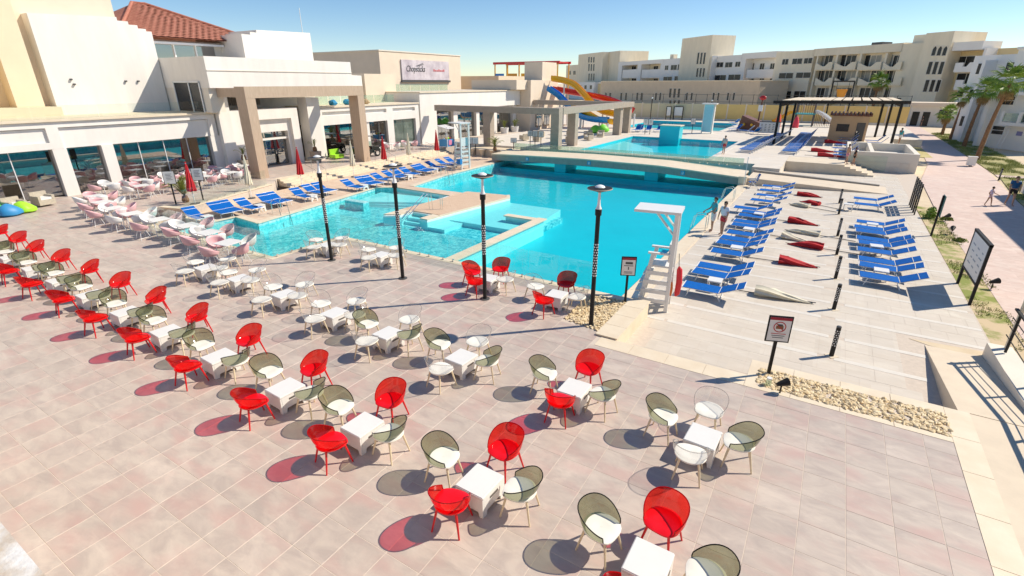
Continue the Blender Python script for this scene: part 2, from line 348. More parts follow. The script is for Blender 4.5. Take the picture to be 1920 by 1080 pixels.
# right end: ramp, drop walls
m_ramp = M('ramp_stone', (.68, .57, .43), .7, .08, 1.5, .1, 40)
b = B(); b.add([(3.64, -10, -2), (5.0, -10, -2), (5.0, 12.6, -2), (3.64, 12.6, -2), (3.64, -10, .003), (5.0, -10, .003), (5.0, 12.6, .003), (3.64, 12.6, .003)],
      [(4, 5, 6, 7), (3, 2, 1, 0), (0, 1, 5, 4), (2, 3, 7, 6), (1, 2, 6, 5), (3, 0, 4, 7)])
b.add([(3.45, 12.63, -.6), (4.72, 12.63, -.6), (4.72, 17.1, -.6), (3.45, 17.1, -.6), (3.45, 12.63, .002), (4.72, 12.63, .002), (4.72, 17.1, ZD + .004), (3.45, 17.1, ZD + .004)],
      [(4, 5, 6, 7), (0, 1, 5, 4), (1, 2, 6, 5), (2, 3, 7, 6), (3, 0, 4, 7), (3, 2, 1, 0)])
struct(b.build('ramp', m_ramp))
b = B()
P = [(12.7, .05), (17.2, -.1), (17.2, -.55), (12.7, -.55)]
b.prism(P, 4.73, 5.25, axis='x')
o = b.build('ramp_side_wall', m_wall2); tag(o, 'low rendered wall with pale top beside the stone ramp', 'wall')
# railing on that wall
t = thing('railing', 'black metal railing with thin bars standing on low wall by ramp', 'railing')
for y in (10.6, 12.6, 14.6, 16.6): B().box(4.95, 5.0, y - .025, y + .025, .004 if y < 12.7 else -.05, 1.02).build('post', m_blk, t)
for z in (.3, .55, .8): B().box(4.965, 4.985, 8.6, 17.0, z - .008, z + .008).build('bar', m_blk, t)
B().box(4.94, 5.01, 8.6, 17.0, 1.02, 1.07).build('handrail', m_blk, t)
b = B(); b.box(5.05, 5.12, 16.95, 17.05, -.1, 1.35); o = b.build('timber_post', m_cope); tag(o, 'slim stone coloured post at end of ramp railing', 'post')
# terrace retaining wall with coping by pebble bed
t = thing('retaining_wall', 'cream stone retaining wall between terrace pebbles and lower deck', 'wall')
B().prism([(-4.5, 11.8), (-4.5, 14.78), (-3.95, 14.78), (-3.95, 11.8)], -.6, .02).build('wall_face', m_cope, t)
for k in range(4):
    y = 11.78 + k * .75; B().box(-4.53, -3.9, y + .006, y + .744, .02, .055).build('coping', m_cope, t)

# pebble beds
def pebbles(name, label, poly, n, z, smin=.028, smax=.06):
    me = []
    for s_ in range(6):
        bm = bmesh.new(); bmesh.ops.create_icosphere(bm, subdivisions=1, radius=1)
        for v in bm.verts: v.co *= random.uniform(.8, 1.15)
        me.append(([v.co.copy() for v in bm.verts], [tuple(v.index for v in f.verts) for f in bm.faces])); bm.free()
    xs = [p[0] for p in poly]; ys = [p[1] for p in poly]; b = B(); k = 0
    while k < n:
        x, y = random.uniform(min(xs), max(xs)), random.uniform(min(ys), max(ys))
        if not inside(x, y, poly): continue
        V, Fc = random.choice(me); s = random.uniform(smin, smax); rz = random.uniform(0, 6.3); e = random.uniform(.6, .95); tz = random.uniform(-.3, .3)
        cs, sn = math.cos(rz), math.sin(rz); zz = z + random.uniform(-.01, .035)
        b.add([(x + s * (v.x * cs - v.y * e * sn), y + s * (v.x * sn + v.y * e * cs), zz + s * .55 * (v.z + tz * v.x)) for v in V], Fc); k += 1
    o = b.build(name, m_pebble, None, True); return tag(o, label, 'pebbles', kind='stuff')
p1 = [(-5.75, 12.25), (-4.52, 12.05), (-4.52, 14.42), (-5.8, 14.42)]
pebbles('pebble_bed', 'pale beige pebbles round the foot of a black lamp post', p1, 1500, .0)
pebbles('pebble_bed', 'long bed of large cream pebbles beside the lower deck', [(-.38, 11.43), (3.19, 11.43), (3.19, 12.3), (-.38, 12.3)], 1500, -.02, .035, .075)

# right hand pool deck
RD = [(-5.1, 14.75), (-3.98, 14.75), (-3.98, 11.75), (-.62, 11.75), (-.62, 12.6), (3.45, 12.6), (3.45, 17.1), (5.1, 17.1), (5.1, 39), (6.4, 50.8), (6.4, 60), (-5.1, 60)]
deck = struct(B().prism(RD, -2.4, ZD - .0035).build('pool_deck', m_grout))
# deck slabs, laid in rows between pale bands
rows = [(11.76, 12.1), (12.1, 12.75), (12.75, 13.4), (13.4, 14.05), (14.05, 14.72)]
y = 14.72; bands = []
k = 0
while y < 50:
    bands.append((y, y + .2)); y += .2
    step = (1.25 if y < 26 else 1.6) / 2
    for q in range(2): rows.append((y, y + step)); y += step
nb = 0; rest = B(); mesh_cache = {}
for a, c in rows:
    x = -5.0 + (.3 if int(a * 7) % 2 else 0)
    while x < 5.0:
        x1 = min(x + .65, 5.05)
        m_ = [(x + .05, a + .05), (x1 - .05, a + .05), (x1 - .05, c - .05), (x + .05, c - .05)]
        if all(inside(px_, py_, RD) for px_, py_ in m_) and not (x1 > 3.4 and a < 17.1):
            key = (round(x1 - x, 3), round(c - a, 3))
            if nb < 300:
                if key not in mesh_cache: mesh_cache[key] = B().box(.003, key[0] - .003, .003, key[1] - .003, -.012, 0).mesh('slab', m_deck)
                link('slab', mesh_cache[key], deck, (x, a, ZD + random.uniform(-.001, .001))); nb += 1
            else: rest.box(x + .003, x1 - .003, a + .003, c - .003, ZD - .012, ZD + random.uniform(-.001, .001))
        x += .65
tag(rest.build('far_slabs', m_deck, deck), kind='stuff')
for k, (a, c) in enumerate(bands):
    x1 = 3.4 if a < 17 else 5.05
    for s0, s1 in ((-4.45, -3.3), (-3.2, .95), (1.35, x1)):
        off = .25 * (k % 2) - .12
        B().box(s0 + off * (s0 > -4), min(s1 + off, x1), a + .004, c - .004, ZD - .012, ZD + .003).build('pale_band', m_band, deck)
for k in range(28):  # pool edge coping on the right
    y = 14.8 + k * .92; B().box(-5.22, -4.55, y + .005, y + .915, ZD - .01, ZD + .035).build('coping', m_cope, deck)

# left pool deck and steps
LD = [(-27.75, 11.3), (-27.75, 15.4), (-25.4, 15.2), (-26.6, 22), (-27.3, 25.6), (-26.1, 26.5), (-25.35, 27.45), (-26.2, 32), (-26.4, 37), (-26.9, 46.4),
      (-34.3, 46.4), (-34.3, 43.5), (-33.05, 31), (-32.5, 22.4), (-32.4, 21), (-29.9, 13.8), (-31.6, 13.4), (-31.8, 11.3)]
ldeck = struct(B().prism(LD, -2.4, ZD).build('lounger_deck', m_ldeck))
edge = [(-27.75, 11.3), (-27.75, 15.4), (-25.4, 15.2), (-26.6, 22), (-27.3, 25.6), (-26.1, 26.5)]
edge2 = [(-25.35, 27.45), (-26.2, 32), (-26.4, 37), (-26.75, 40.7)]
def coping_line(pts, z, parent, wdt=.35, L=1.2):
    for (x0, y0), (x1, y1) in zip(pts, pts[1:]):
        d = Vector((x1 - x0, y1 - y0)); ln = d.length; d.normalize(); n_ = Vector((-d.y, d.x)); k = max(1, round(ln / L))
        for i in range(k):
            p = Vector((x0, y0)) + d * (ln * i / k + .005); q = Vector((x0, y0)) + d * (ln * (i + 1) / k - .005)
            a = p - n_ * .06; c = q - n_ * .06; e = q + n_ * wdt; f_ = p + n_ * wdt
            B().prism([tuple(a), tuple(c), tuple(e), tuple(f_)], z - .02, z + random.uniform(.026, .034)).build('coping', m_cope, parent)
coping_line(edge, ZD, ldeck); coping_line(edge2, ZD, ldeck)
SL = [(-32.5, 22.4), (-33.05, 31), (-34.3, 43.5)]
steps = thing('stone_steps', 'broad flight of cream stone steps down to the lounger deck', 'steps')
for k in range(4):
    o0 = .35 * k; P = [(x - o0, y) for x, y in SL] + [(x - 1.75, y) for x, y in SL[::-1]]
    B().prism(P, ZD + .125 * k + .001, ZD + .125 * (k + 1) + (.0 if k < 3 else .004)).build('step', m_cope, steps)

# ================================================================ POOL
POOL = [(-18.1, 11.05), (-18.1, 14.75), (-5.1, 14.75), (-5.1, 46.4), (-26.9, 46.4), (-26.4, 37), (-26.2, 32), (-25.35, 27.45), (-26.1, 26.5), (-27.3, 25.6),
        (-26.6, 22), (-25.4, 15.2), (-27.75, 15.4), (-27.75, 11.3)]
b = B(); b.prism([(-13, 14), (-4, 14), (-4, 41), (-28, 41), (-28, 27), (-13, 27)], -2.7, -1.42)
b.box(-28, -4, 41, 46.6, -2.7, -.95); struct(b.build('pool_floor', m_mosaic))
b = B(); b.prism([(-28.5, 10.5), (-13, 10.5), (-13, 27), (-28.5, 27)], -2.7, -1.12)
struct(b.build('shallow_pool_floor', m_mosaic_caustic))
b = B(); n_ = len(POOL)
for i in range(n_):
    (x0, y0), (x1, y1) = POOL[i], POOL[(i + 1) % n_]
    d = Vector((x1 - x0, y1 - y0)).normalized(); nn = Vector((-d.y, d.x)) * .02 * (-1 if False else 1)
    zt = -.03 if (min(y0, y1) < 14.8 and max(y0, y1) < 14.9) and x0 > -27 and not (x0 < -25 and x1 < -25) else ZD - .03
    a = sum(POOL[k][0] * POOL[(k + 1) % n_][1] - POOL[(k + 1) % n_][0] * POOL[k][1] for k in range(n_))
    sgn = 1 if a > 0 else -1
    p0 = Vector((x0, y0)) + nn * sgn; p1 = Vector((x1, y1)) + nn * sgn
    b.quad((p0.x, p0.y, -2.6), (p1.x, p1.y, -2.6), (p1.x, p1.y, zt), (p0.x, p0.y, zt))
struct(b.build('pool_wall_mosaic', m_mosaicl))
WATER = [(-18.08, 11.08), (-18.08, 14.72), (-5.12, 14.72), (-5.12, 46.38), (-26.88, 46.38), (-26.38, 37), (-26.18, 32), (-25.3, 27.4), (-26.05, 26.5), (-27.25, 25.6), (-26.55, 22), (-25.35, 15.25), (-27.7, 15.35), (-27.7, 11.33)]
b = B(); b.add([(x, y, ZW) for x, y in WATER], [tuple(range(len(WATER)))])
struct(b.build('pool_water', m_water))
# platform across the pool
plat = struct(thing('platform', None, None))
del_keys = [k for k in ('label', 'category') if k in plat.keys()]
ISL = [(-26.0, 26.5), (-25.3, 27.4), (-21.0, 27.5), (-21.1, 28.1), (-17.75, 28.6), (-17.25, 27.8), (-18.15, 20.55), (-18.75, 20.6), (-18.75, 21.6), (-20.2, 21.7), (-20.2, 20.6), (-20.95, 20.0), (-21.2, 25.0), (-21.25, 26.3)]
B().prism(ISL, -2.3, ZD - .05).build('platform_body', m_mosaicw, plat)
inner = [(-25.9, 26.6), (-25.3, 27.3), (-20.9, 27.4), (-20.8, 28.0), (-17.9, 28.4), (-17.45, 27.7), (-18.3, 20.7), (-18.7, 20.75), (-18.7, 21.7), (-20.25, 21.8), (-20.25, 20.75), (-20.85, 20.3), (-21.1, 25), (-21.15, 26.4)]
def clip(P, y0, y1):
    def half(P, f):
        out = []
        for i in range(len(P)):
            a, c = P[i], P[(i + 1) % len(P)]; fa, fc = f(a), f(c)
            if fa >= 0: out.append(a)
            if (fa >= 0) != (fc >= 0): t = fa / (fa - fc); out.append((a[0] + (c[0] - a[0]) * t, a[1] + (c[1] - a[1]) * t))
        return out
    P = half(P, lambda p: p[1] - y0); return half(P, lambda p: y1 - p[1]) if P else P
main_i = [(-21.1, 21.75), (-18.15, 21.65), (-17.45, 27.7), (-17.9, 28.4), (-20.85, 28.0), (-20.95, 25)]
y = 21.75
while y < 28.3:
    P = clip(main_i, y + .006, y + .194)
    if len(P) > 2: B().prism(P, ZD - .05, ZD + .012).build('plank', m_wood, plat)
    y += .2
B().prism([(-21.1, 20.2), (-20.25, 20.7), (-20.25, 21.73), (-21.1, 21.73)], ZD - .05, ZD + .01).build('arm_top', m_cope, plat)
B().prism([(-18.72, 20.6), (-18.15, 20.58), (-18.05, 21.63), (-18.72, 21.7)], ZD - .05, ZD + .01).build('arm_top', m_cope, plat)
B().prism([(-26.0, 26.52), (-25.3, 27.38), (-20.95, 27.48), (-21.1, 26.3)], ZD - .05, ZD + .008).build('walkway', m_ldeck, plat)
B().prism([(-18.05, 21.6), (-17.25, 27.8), (-17.75, 28.55), (-17.9, 28.4), (-17.47, 27.7), (-18.2, 21.6)], ZD - .05, ZD + .02).build('edge_coping', m_cope, plat)
for k in range(4):
    B().box(-20.2, -18.75, 20.3 - .3 * k + .9, 20.6 - .3 * k + .9, -2.2, ZD - .1 - .17 * (k + 1)).build('step', m_mosaicw, plat)
# thin dividing wall and pale shelf
dv = thing('divider_wall', 'low stone capped wall dividing shallow pool from main pool', 'wall')
B().box(-13.1, -12.7, 14.76, 24.0, -2.3, ZD - .06).build('wall_body', m_mosaicw, dv)
for k in range(8): B().box(-13.18, -12.62, 14.8 + k * 1.18, 14.8 + (k + 1) * 1.18 - .01, ZD - .06, ZD + .0).build('cap', m_cope, dv)
B().box(-15.0, -13.1, 23.68, 24.02, -2.3, ZD - .065).build('wall_return', m_mosaicw, dv)
for k in range(2): B().box(-15.1 + k * .96, -14.15 + k * .96, 23.6, 24.1, ZD - .06, ZD + .001).build('cap', m_cope, dv)
b = B(); b.prism([(-18.3, 22.3), (-13.15, 22.3), (-13.15, 24.3), (-13.6, 27.9), (-17.4, 27.9)], -2.2, -.86)
b.prism([(-18.2, 20.6), (-17.0, 20.6), (-17.0, 22.3), (-18.2, 22.3)], -2.2, -.92)
struct(b.build('pool_shelf', m_mosaicw))
b = B(); b.box(-26.3, -24.6, 21.9, 22.4, -2.2, ZD - .08); struct(b.build('pool_bench', m_mosaicl))
b = B()
for k in range(3): b.prism([(-26.2, 22.6 + .001 * k), (-21.3, 25.2 - .4 * k), (-21.25, 26.4), (-26.9, 25.7)], -2.2, -.8 - .14 * k)
struct(b.build('pool_entry_steps', m_mosaicw))

# ================================================================ FOOTBRIDGE AND UPPER PLAZA
def zb(x):
    pts = [(-27.5, .26), (-23, .38), (-18, .47), (-11.3, .42), (-5.1, .05), (3.9, ZD + .01)]
    for (x0, z0), (x1, z1) in zip(pts, pts[1:]):
        if x <= x1: return z0 + (z1 - z0) * (x - x0) / (x1 - x0)
    return pts[-1][1]
br = thing('footbridge', 'long low arched footbridge with grey stone fascia across the pool', 'bridge')
N_ = 22; X = [-27.3 + (22.2) * i / N_ for i in range(N_ + 1)]
b = B()
for i in range(N_):
    x0, x1 = X[i], X[i + 1]; z0, z1 = zb(x0), zb(x1)
    b.add([(x0, 40.7, z0 - .6), (x1, 40.7, z1 - .6), (x1, 40.7, z1 - .1), (x0, 40.7, z0 - .1)], [(0, 1, 2, 3)])
    b.add([(x0, 40.7, z0 - .6), (x1, 40.7, z1 - .6), (x1, 44, z1 - .6), (x0, 44, z0 - .6)], [(3, 2, 1, 0)])
    b.add([(x0, 44, z0 - .6), (x1, 44, z1 - .6), (x1, 44, z1 - .1), (x0, 44, z0 - .1)], [(3, 2, 1, 0)])
b.build('fascia', m_greyst, br)
for i in range(N_):
    x0, x1 = X[i] + .004, X[i + 1] - .004; z0, z1 = zb(x0), zb(x1)
    P = [(x0, 40.6, z0 - .1), (x1, 40.6, z1 - .1), (x1, 44.1, z1 - .1), (x0, 44.1, z0 - .1), (x0, 40.6, z0), (x1, 40.6, z1), (x1, 44.1, z1), (x0, 44.1, z0)]
    B().add(P, [(3, 2, 1, 0), (4, 5, 6, 7), (0, 1, 5, 4), (1, 2, 6, 5), (2, 3, 7, 6), (3, 0, 4, 7)]).build('walkway_slab', m_cope, br)
for x in (-20.3, -12.0): B().box(x - .55, x + .55, 41.2, 43.6, -2.2, zb(x) - .6).build('pier', m_mosaic, br)
for x in (-23.4, -17.3, -9.4):
    z = zb(x); pl = B().box(x - .16, x + .16, 40.66, 40.69, z - .48, z - .16).build('depth_plaque', flat('plaque', (.05, .35, .6)), br)
    B().box(x - .07, x + .07, 40.64, 40.655, z - .42, z - .36).build('digit', m_white, pl); B().box(x - .07, x - .02, 40.64, 40.655, z - .355, z - .22).build('digit', m_white, pl)
    B().box(x + .03, x + .08, 40.64, 40.655, z - .355, z - .22).build('digit', m_white, pl)
B().box(-5.3, -4.75, 40.45, 41.3, -.5, .12).build('end_pillar', m_cope, br)
rp = thing('bridge_ramp', 'sloping stone ramp running down from footbridge to lounger deck', 'ramp')
P = [(-4.75, zb(-4.75)), (3.95, ZD + .015), (3.95, ZD - .05), (-4.75, ZD - .05)]
b = B(); b.add([(x, 40.75 + (.15 * (x + 5)), z) for x, z in P] + [(x, 43.7 + .15 * (x + 5), z) for x, z in P],
      [(3, 2, 1, 0), (4, 5, 6, 7), (0, 1, 5, 4), (1, 2, 6, 5), (2, 3, 7, 6), (3, 0, 4, 7)])
b.build('ramp_body', m_ramp, rp)
for y0, nm in ((43.72, 'back_kerb'),):
    b = B(); b.add([(x, y0 + .15 * (x + 5) + dy, z + dz) for dy in (0, .3) for x, z, dz in ((-4.7, zb(-4.7), .16), (3.6, ZD, .14), (3.6, ZD, -.02), (-4.7, zb(-4.7), -.02))],
        [(0, 1, 2, 3)[::-1], (4, 5, 6, 7), (0, 1, 5, 4), (1, 2, 6, 5), (2, 3, 7, 6), (3, 0, 4, 7)])
    b.build(nm, m_greyst, rp)
# upper plaza with two more pools cut into it
m_plaza = tile_mat('plaza_slab', (.70, .62, .52), (.76, .69, .58), (.68, .58, .47), .65, (0, 0), .6)
P2 = (-21.3, -9.0, 47.3, 63.5); P3 = (-27.5, -13.5, 76.5, 92.5)
b = B()
for x0, x1, y0, y1 in ((-36, -27, 46.4, 76.5), (-27, P2[0], 46.4, 76.5), (P2[0], P2[1], 46.4, P2[2]), (P2[0], P2[1], P2[3], 76.5), (P2[1], -5.0, 46.4, 76.5), (-5.0, -3.0, 44.6, 76.5), (-3.0, 5.9, 53.2, 76.5),
                       (-48, P3[0], 76.5, 100), (P3[0], P3[1], P3[3], 100), (P3[1], 9, 76.5, 100)):
    b.box(x0, x1, y0, y1, -2.4, ZU)
plaza = struct(b.build('plaza', m_plaza))
for (x0, x1, y0, y1), nm in ((P2, 'second_pool'), (P3, 'far_pool')):
    b = B(); b.quad((x0, y0, -.42), (x1, y0, -.42), (x1, y1, -.42), (x0, y1, -.42))
    for p, q in (((x0 + .01, y0), (x0 + .01, y1)), ((x1 - .01, y1), (x1 - .01, y0)), ((x0, y1 - .01), (x1, y1 - .01)), ((x1, y0 + .01), (x0, y0 + .01))):
        b.quad((p[0], p[1], -1.5), (q[0], q[1], -1.5), (q[0], q[1], ZU), (p[0], p[1], ZU))
    struct(b.build(nm + '_basin', m_mosaic))
    b = B(); b.quad((x0 + .02, y0 + .02, ZU - .12), (x1 - .02, y0 + .02, ZU - .12), (x1 - .02, y1 - .02, ZU - .12), (x0 + .02, y1 - .02, ZU - .12)); struct(b.build(nm + '_water', m_water))
    b = B(); c = .5
    for a0, a1, c0, c1 in ((x0 - c, x0, y0 - c, y1 + c), (x1, x1 + c, y0 - c, y1 + c), (x0, x1, y0 - c, y0), (x0, x1, y1, y1 + c)): b.box(a0, a1, c0, c1, ZU - .02, ZU + .03)
    struct(b.build(nm + '_coping', m_band))
b = B(); b.prism([(P2[0] + .02, 47.35), (-13.6, 47.35), (-16.2, 55), (P2[0] + .02, 60.5)], -1.4, ZU - .34); struct(b.build('second_pool_shelf', m_mosaicw))
t = thing('tiled_block', 'turquoise tiled block with pale top at edge of second pool', 'pool feature')
B().box(-17.7, -15.4, 62.4, 64.0, -1.4, ZU + 1.45).build('tiled_body', m_mosaic, t); B().box(-17.8, -15.3, 62.3, 64.1, ZU + 1.45, ZU + 1.55).build('top_slab', m_cope, t)
# steps, planter walls to the right of the plaza
st = thing('plaza_steps', 'short stone steps with a glass guard down from the plaza', 'steps')
for k in range(6): B().box(-2.98, 1.3 + .42 * k, 49.6 + .002 * k, 53.15, ZU - .133 * (k + 1), ZU - .001 - .133 * k).build('step', m_cope, st)
B().box(1.4, 4.3, 53.16, 53.19, ZD, ZD + 1.25).build('glass_guard', m_glassc, st)
pw = thing('planter_box', 'large rendered open planter with thick pale walls beside the path', 'planter')
for x0, x1, y0, y1 in ((1.35, 6.4, 53.25, 53.6), (6.05, 6.4, 53.6, 62), (1.35, 6.05, 61.7, 62), (1.35, 1.65, 53.6, 61.7), (3.0, 3.3, 53.6, 61.7)):
    B().box(x0, x1, y0, y1, ZD, 1.05).build('planter_wall', m_wall2, pw)
B().box(1.65, 6.05, 53.6, 61.7, ZD, .35).build('planter_fill', m_band, pw)
# ================================================================ PATH AND LAWNS ON THE RIGHT
PATH = [(5.95, 17.4), (11.0, 17.4), (10.6, 40.5), (11.9, 58.6), (12.2, 80), (12.4, 128), (9.2, 128), (9.0, 77), (7.95, 60), (6.5, 50), (6.1, 38.8)]
struct(B().prism(PATH, ZD - .3, ZD + .004).build('path', m_path))
struct(B().prism([(5.1, 17.3), (5.95, 17.3), (6.3, 24), (6.15, 38.6), (5.15, 38.9), (5.1, 20)], ZD - .3, ZD - .005).build('planting_bed', M('patchy_bed', (.62, .48, .30), .95, .2, .9, .4, 30, c2=(.24, .27, .06), lo=.42, hi=.56)))
struct(B().prism([(3.1, 17.35), (3.55, 17.12), (4.9, 16.9), (5.1, 17.28), (5.1, 17.5)], ZD - .2, ZD + .006).build('gravel_strip', m_sand))
LAWN = [(11.05, 24), (15.6, 24), (15.8, 54.5), (12.0, 54.8), (10.9, 44), (10.75, 40)]
LAWN2 = [(12.0, 56.3), (15.3, 56.3), (15.6, 100), (12.5, 100), (12.35, 80)]
for P in (LAWN, LAWN2): struct(B().prism(P, ZD - .3, ZD + .012).build('lawn', m_lawn))
struct(B().prism([(11.9, 54.9), (26, 54.6), (26, 56.2), (11.95, 56.2)], ZD - .3, ZD + .014).build('side_path', m_path))
struct(B().prism([(9.2, 100), (9.0, 78), (9.0, 66), (6.6, 66), (6.6, 100)], ZD - .3, ZD + .008).build('dry_grass', M('dry_grass', (.42, .36, .12), .95, .3, 1.2, c2=(.62, .52, .26))))
def grass(name, polys, n, h=.16):
    b = B(); k = 0
    while k < n:
        P = random.choice(polys); xs = [p[0] for p in P]; ys = [p[1] for p in P]
        x, y = random.uniform(min(xs), max(xs)), random.uniform(min(ys), max(ys))
        if not inside(x, y, P): continue
        if math.sin(x * 2.1 + 1.7 * math.sin(y * .8)) + math.sin(y * 1.3 + x) < -.2: continue
        for q in range(4):
            a = random.uniform(0, 6.3); l = h * random.uniform(.5, 1.2); wd = .012
            x_, y_ = x + random.uniform(-.1, .1), y + random.uniform(-.1, .1)
            b.add([(x_ - wd * math.sin(a), y_ + wd * math.cos(a), ZD), (x_ + wd * math.sin(a), y_ - wd * math.cos(a), ZD), (x_ + l * .5 * math.cos(a), y_ + l * .5 * math.sin(a), ZD + l)], [(0, 1, 2)])
        k += 1
    return tag(b.build(name, m_leaf2), kind='stuff')
tag(grass('grass', [LAWN, LAWN2], 9000, .22), 'patchy green lawn grass beneath the palm trees', 'grass')
tag(grass('grass', [[(5.15, 18), (5.9, 18), (6.25, 24), (6.1, 38), (5.2, 38)]], 900, .06), 'sparse grass tufts in sandy bed beside pink path', 'grass')

# ================================================================ LEFT BUILDING
FX = -39.5
def pane(parent, x, y0, y1, z0, z1, mat=None, name='pane'):
    return B().box(x - .02, x, y0, y1, z0, z1).build(name, mat or m_win, parent)
lb = thing('pool_restaurant', 'long white low wing with glass front and cornice beside the terrace', 'building')
# low wing
b = B(); b.box(FX - 7.5, FX - .28, -8, 22.0, 2.85, 4.32); b.box(FX - 9, FX - 6.0, -8, 22, 0, 2.85); b.build('roof_block', m_wall, lb)
B().box(FX - .28, FX - .12, -8, 21.4, 2.82, 3.98).build('fascia_panel', m_wall, lb)
for y0, y1, z0, z1 in ((-8, 21.9, 4.02, 4.34), (11.85, 12.45, 2.82, 4.02), (21.35, 21.9, 2.82, 4.02), (-8, 11.85, 2.82, 3.2)):
    B().box(FX - .2, FX + .03, y0, y1, z0, z1).build('fascia_frame', m_wall, lb)
B().box(FX - 8, FX + .16, -8, 22.0, 4.36, 4.5).build('cornice', m_cope, lb)
for y0, y1 in ((2.6, 3.3), (7.4, 8.0), (11.85, 12.55), (14.35, 15.0), (21.3, 22.0)):
    B().box(FX - .55, FX + .02, y0, y1, 0, 2.82).build('column', m_wall, lb)
for y0, y1 in ((-1.5, 2.6), (3.3, 7.4), (8.0, 11.85), (12.55, 14.35), (15.0, 21.3)):
    n = max(1, round((y1 - y0) / 1.55))
    for k in range(n):
        a, c = y0 + (y1 - y0) * k / n, y0 + (y1 - y0) * (k + 1) / n
        p = pane(lb, FX - .35, a + .02, c - .02, .08, 2.8)
        if k: B().box(FX - .37, FX - .32, a - .02, a + .02, .08, 2.8).build('mullion', m_whitem, lb)
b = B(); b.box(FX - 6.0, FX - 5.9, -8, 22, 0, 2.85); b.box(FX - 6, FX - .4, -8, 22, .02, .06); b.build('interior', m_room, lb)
# glass balustrade on the roof
for k in range(9):
    y = 6.5 + k * 1.65; B().box(FX - .06, FX - .04, y + .02, y + 1.63, 4.5, 5.25).build('roof_glass', m_glassc, lb)
# tall cream and white blocks above the wing
ub = thing('upper_tower', 'tall cream and white stepped block rising above the low wing', 'building')
b = B(); b.prism([(14.2, 4.5), (21.15, 4.5), (21.15, 9.95), (20.8, 9.95), (20.8, 10.1), (20.3, 10.1), (20.3, 10.3), (19.75, 10.3), (19.75, 10.5), (19.1, 10.5), (19.1, 10.72), (14.2, 10.5)], -50, -44, axis='x')
b.build('white_wall', m_wall, ub)
b = B(); b.box(-51, -45, 13.75, 19.45, 4.4, 16); b.build('cream_block', m_cream2, ub)
b = B(); b.box(-51, -44.0, 12.2, 13.6, 5.0, 16); b.box(-51, -45.15, 13.6, 14.2, 4.4, 16); b.box(-51, -45.2, 9.5, 12.2, 4.4, 16); b.box(-51, -43.6, 2.0, 11.2, 4.4, 16); b.build('cream_pier', m_cream, ub)
B().box(-47, -43.0, 9.0, 14.1, 4.4, 5.05).build('parapet', m_cream, ub)
for y, z in ((15.4, 6.7), (15.5, 6.4), (18.6, 6.6), (19.4, 6.6)):
    B().box(-44, -43.86, y - .06, y + .06, z - .05, z + .05).build('wall_spotlight', m_dgrey, ub)
# block over the entrance
eb = thing('entrance_block', 'white block above the main entrance with shaded side window', 'building')
B().box(-50, -38.0, 21.2, 34.2, 6.15, 8.2).build('upper_block', m_wall, eb)
B().box(-50, -38.3, 21.22, 22.2, 4.5, 6.15).build('side_wall', m_wall2, eb)
B().box(-50, -44.0, 24.0, 36.4, 4.4, 6.15).build('back_wall', m_wall2, eb)
B().box(-38.0, -37.95, 21.2, 34.2, 7.28, 7.34).build('reveal', m_wall2, eb)
wz = B().box(-42.6, -39.2, 21.16, 21.19, 4.55, 6.5).build('side_window', m_windk, eb)
for x in (-42.65, -40.6, -39.2): B().box(x - .05, x + .05, 21.11, 21.16, 4.5, 6.55).build('frame', m_whitem, wz)
B().box(-42.7, -39.15, 21.11, 21.155, 6.5, 6.6).build('frame', m_whitem, wz)
for k in range(5): B().box(-43.99, -43.94, 24.3 + k * .9, 25.1 + k * .9, 4.7, 6.0).build('louvre_panel', m_portal2 if k != 3 else m_windk, eb)
b = B(); b.prism([(27.5, 8.2), (34.3, 8.2), (34.3, 10.75), (28.9, 10.6), (28.9, 10.4), (28.3, 10.4), (28.3, 10.2), (27.5, 10.2)], -50, -43, axis='x'); b.build('stepped_gable', m_wall, eb)
b = B(); b.box(-52, -46.2, 21.3, 27.5, 8.2, 9.6); b.build('loggia', m_wall2, eb)
for k in range(3):
    w_ = B().box(-46.2, -46.15, 21.9 + k * 1.7, 23.4 + k * 1.7, 8.3, 9.3).build('loggia_window', m_win, eb); B().box(-46.15, -46.1, 21.9 + k * 1.7 - .1, 21.9 + k * 1.7, 8.25, 9.4).build('frame', m_whitem, w_)
B().box(-46.2, -45.6, 21.3, 27.4, 9.3, 9.45).build('loggia_canopy', m_whitem, eb)
# clay tiled roof with courses
rf = thing('tiled_roof', 'red clay tiled hip roof behind the white stepped walls', 'roof')
apex = Vector((-52, 24.0, 12.6)); E0 = Vector((-45.2, 19.5, 9.72)); E1 = Vector((-45.2, 31.0, 9.72)); E2 = Vector((-59, 31, 9.72)); E3 = Vector((-59, 19.5, 9.72))
A1 = Vector((-52, 25.0, 12.6))
b = B(); b.add([E0, E1, E2, E3, apex, A1], [(0, 1, 5, 4), (1, 2, 5), (2, 3, 4, 5), (3, 0, 4)]); b.build('roof_slope', m_roof, rf)
for k in range(20):
    t0 = k / 20; p0 = E0.lerp(apex, t0); p1 = E1.lerp(A1, t0); q0 = E0.lerp(apex, t0 + .05); q1 = E1.lerp(A1, t0 + .05); b = B()
    n = max(6, int((p1 - p0).length / .26)); P = []
    for i in range(n + 1):
        a = p0.lerp(p1, i / n); c = q0.lerp(q1, i / n); u = .06 if i % 2 else .015
        P += [a + Vector((.03, 0, u + .05)), c + Vector((0, 0, u + .02))]
    b.add(P, [(2 * i, 2 * i + 2, 2 * i + 3, 2 * i + 1) for i in range(n)]); b.build('tile_course', m_roof, rf)
b = B(); b.tube([E1 + Vector((0, 0, .1)), A1 + Vector((0, 0, .1)), apex + Vector((0, 0, .1)), E0 + Vector((0, 0, .1))], .12, 8); b.build('ridge', m_roof, rf)
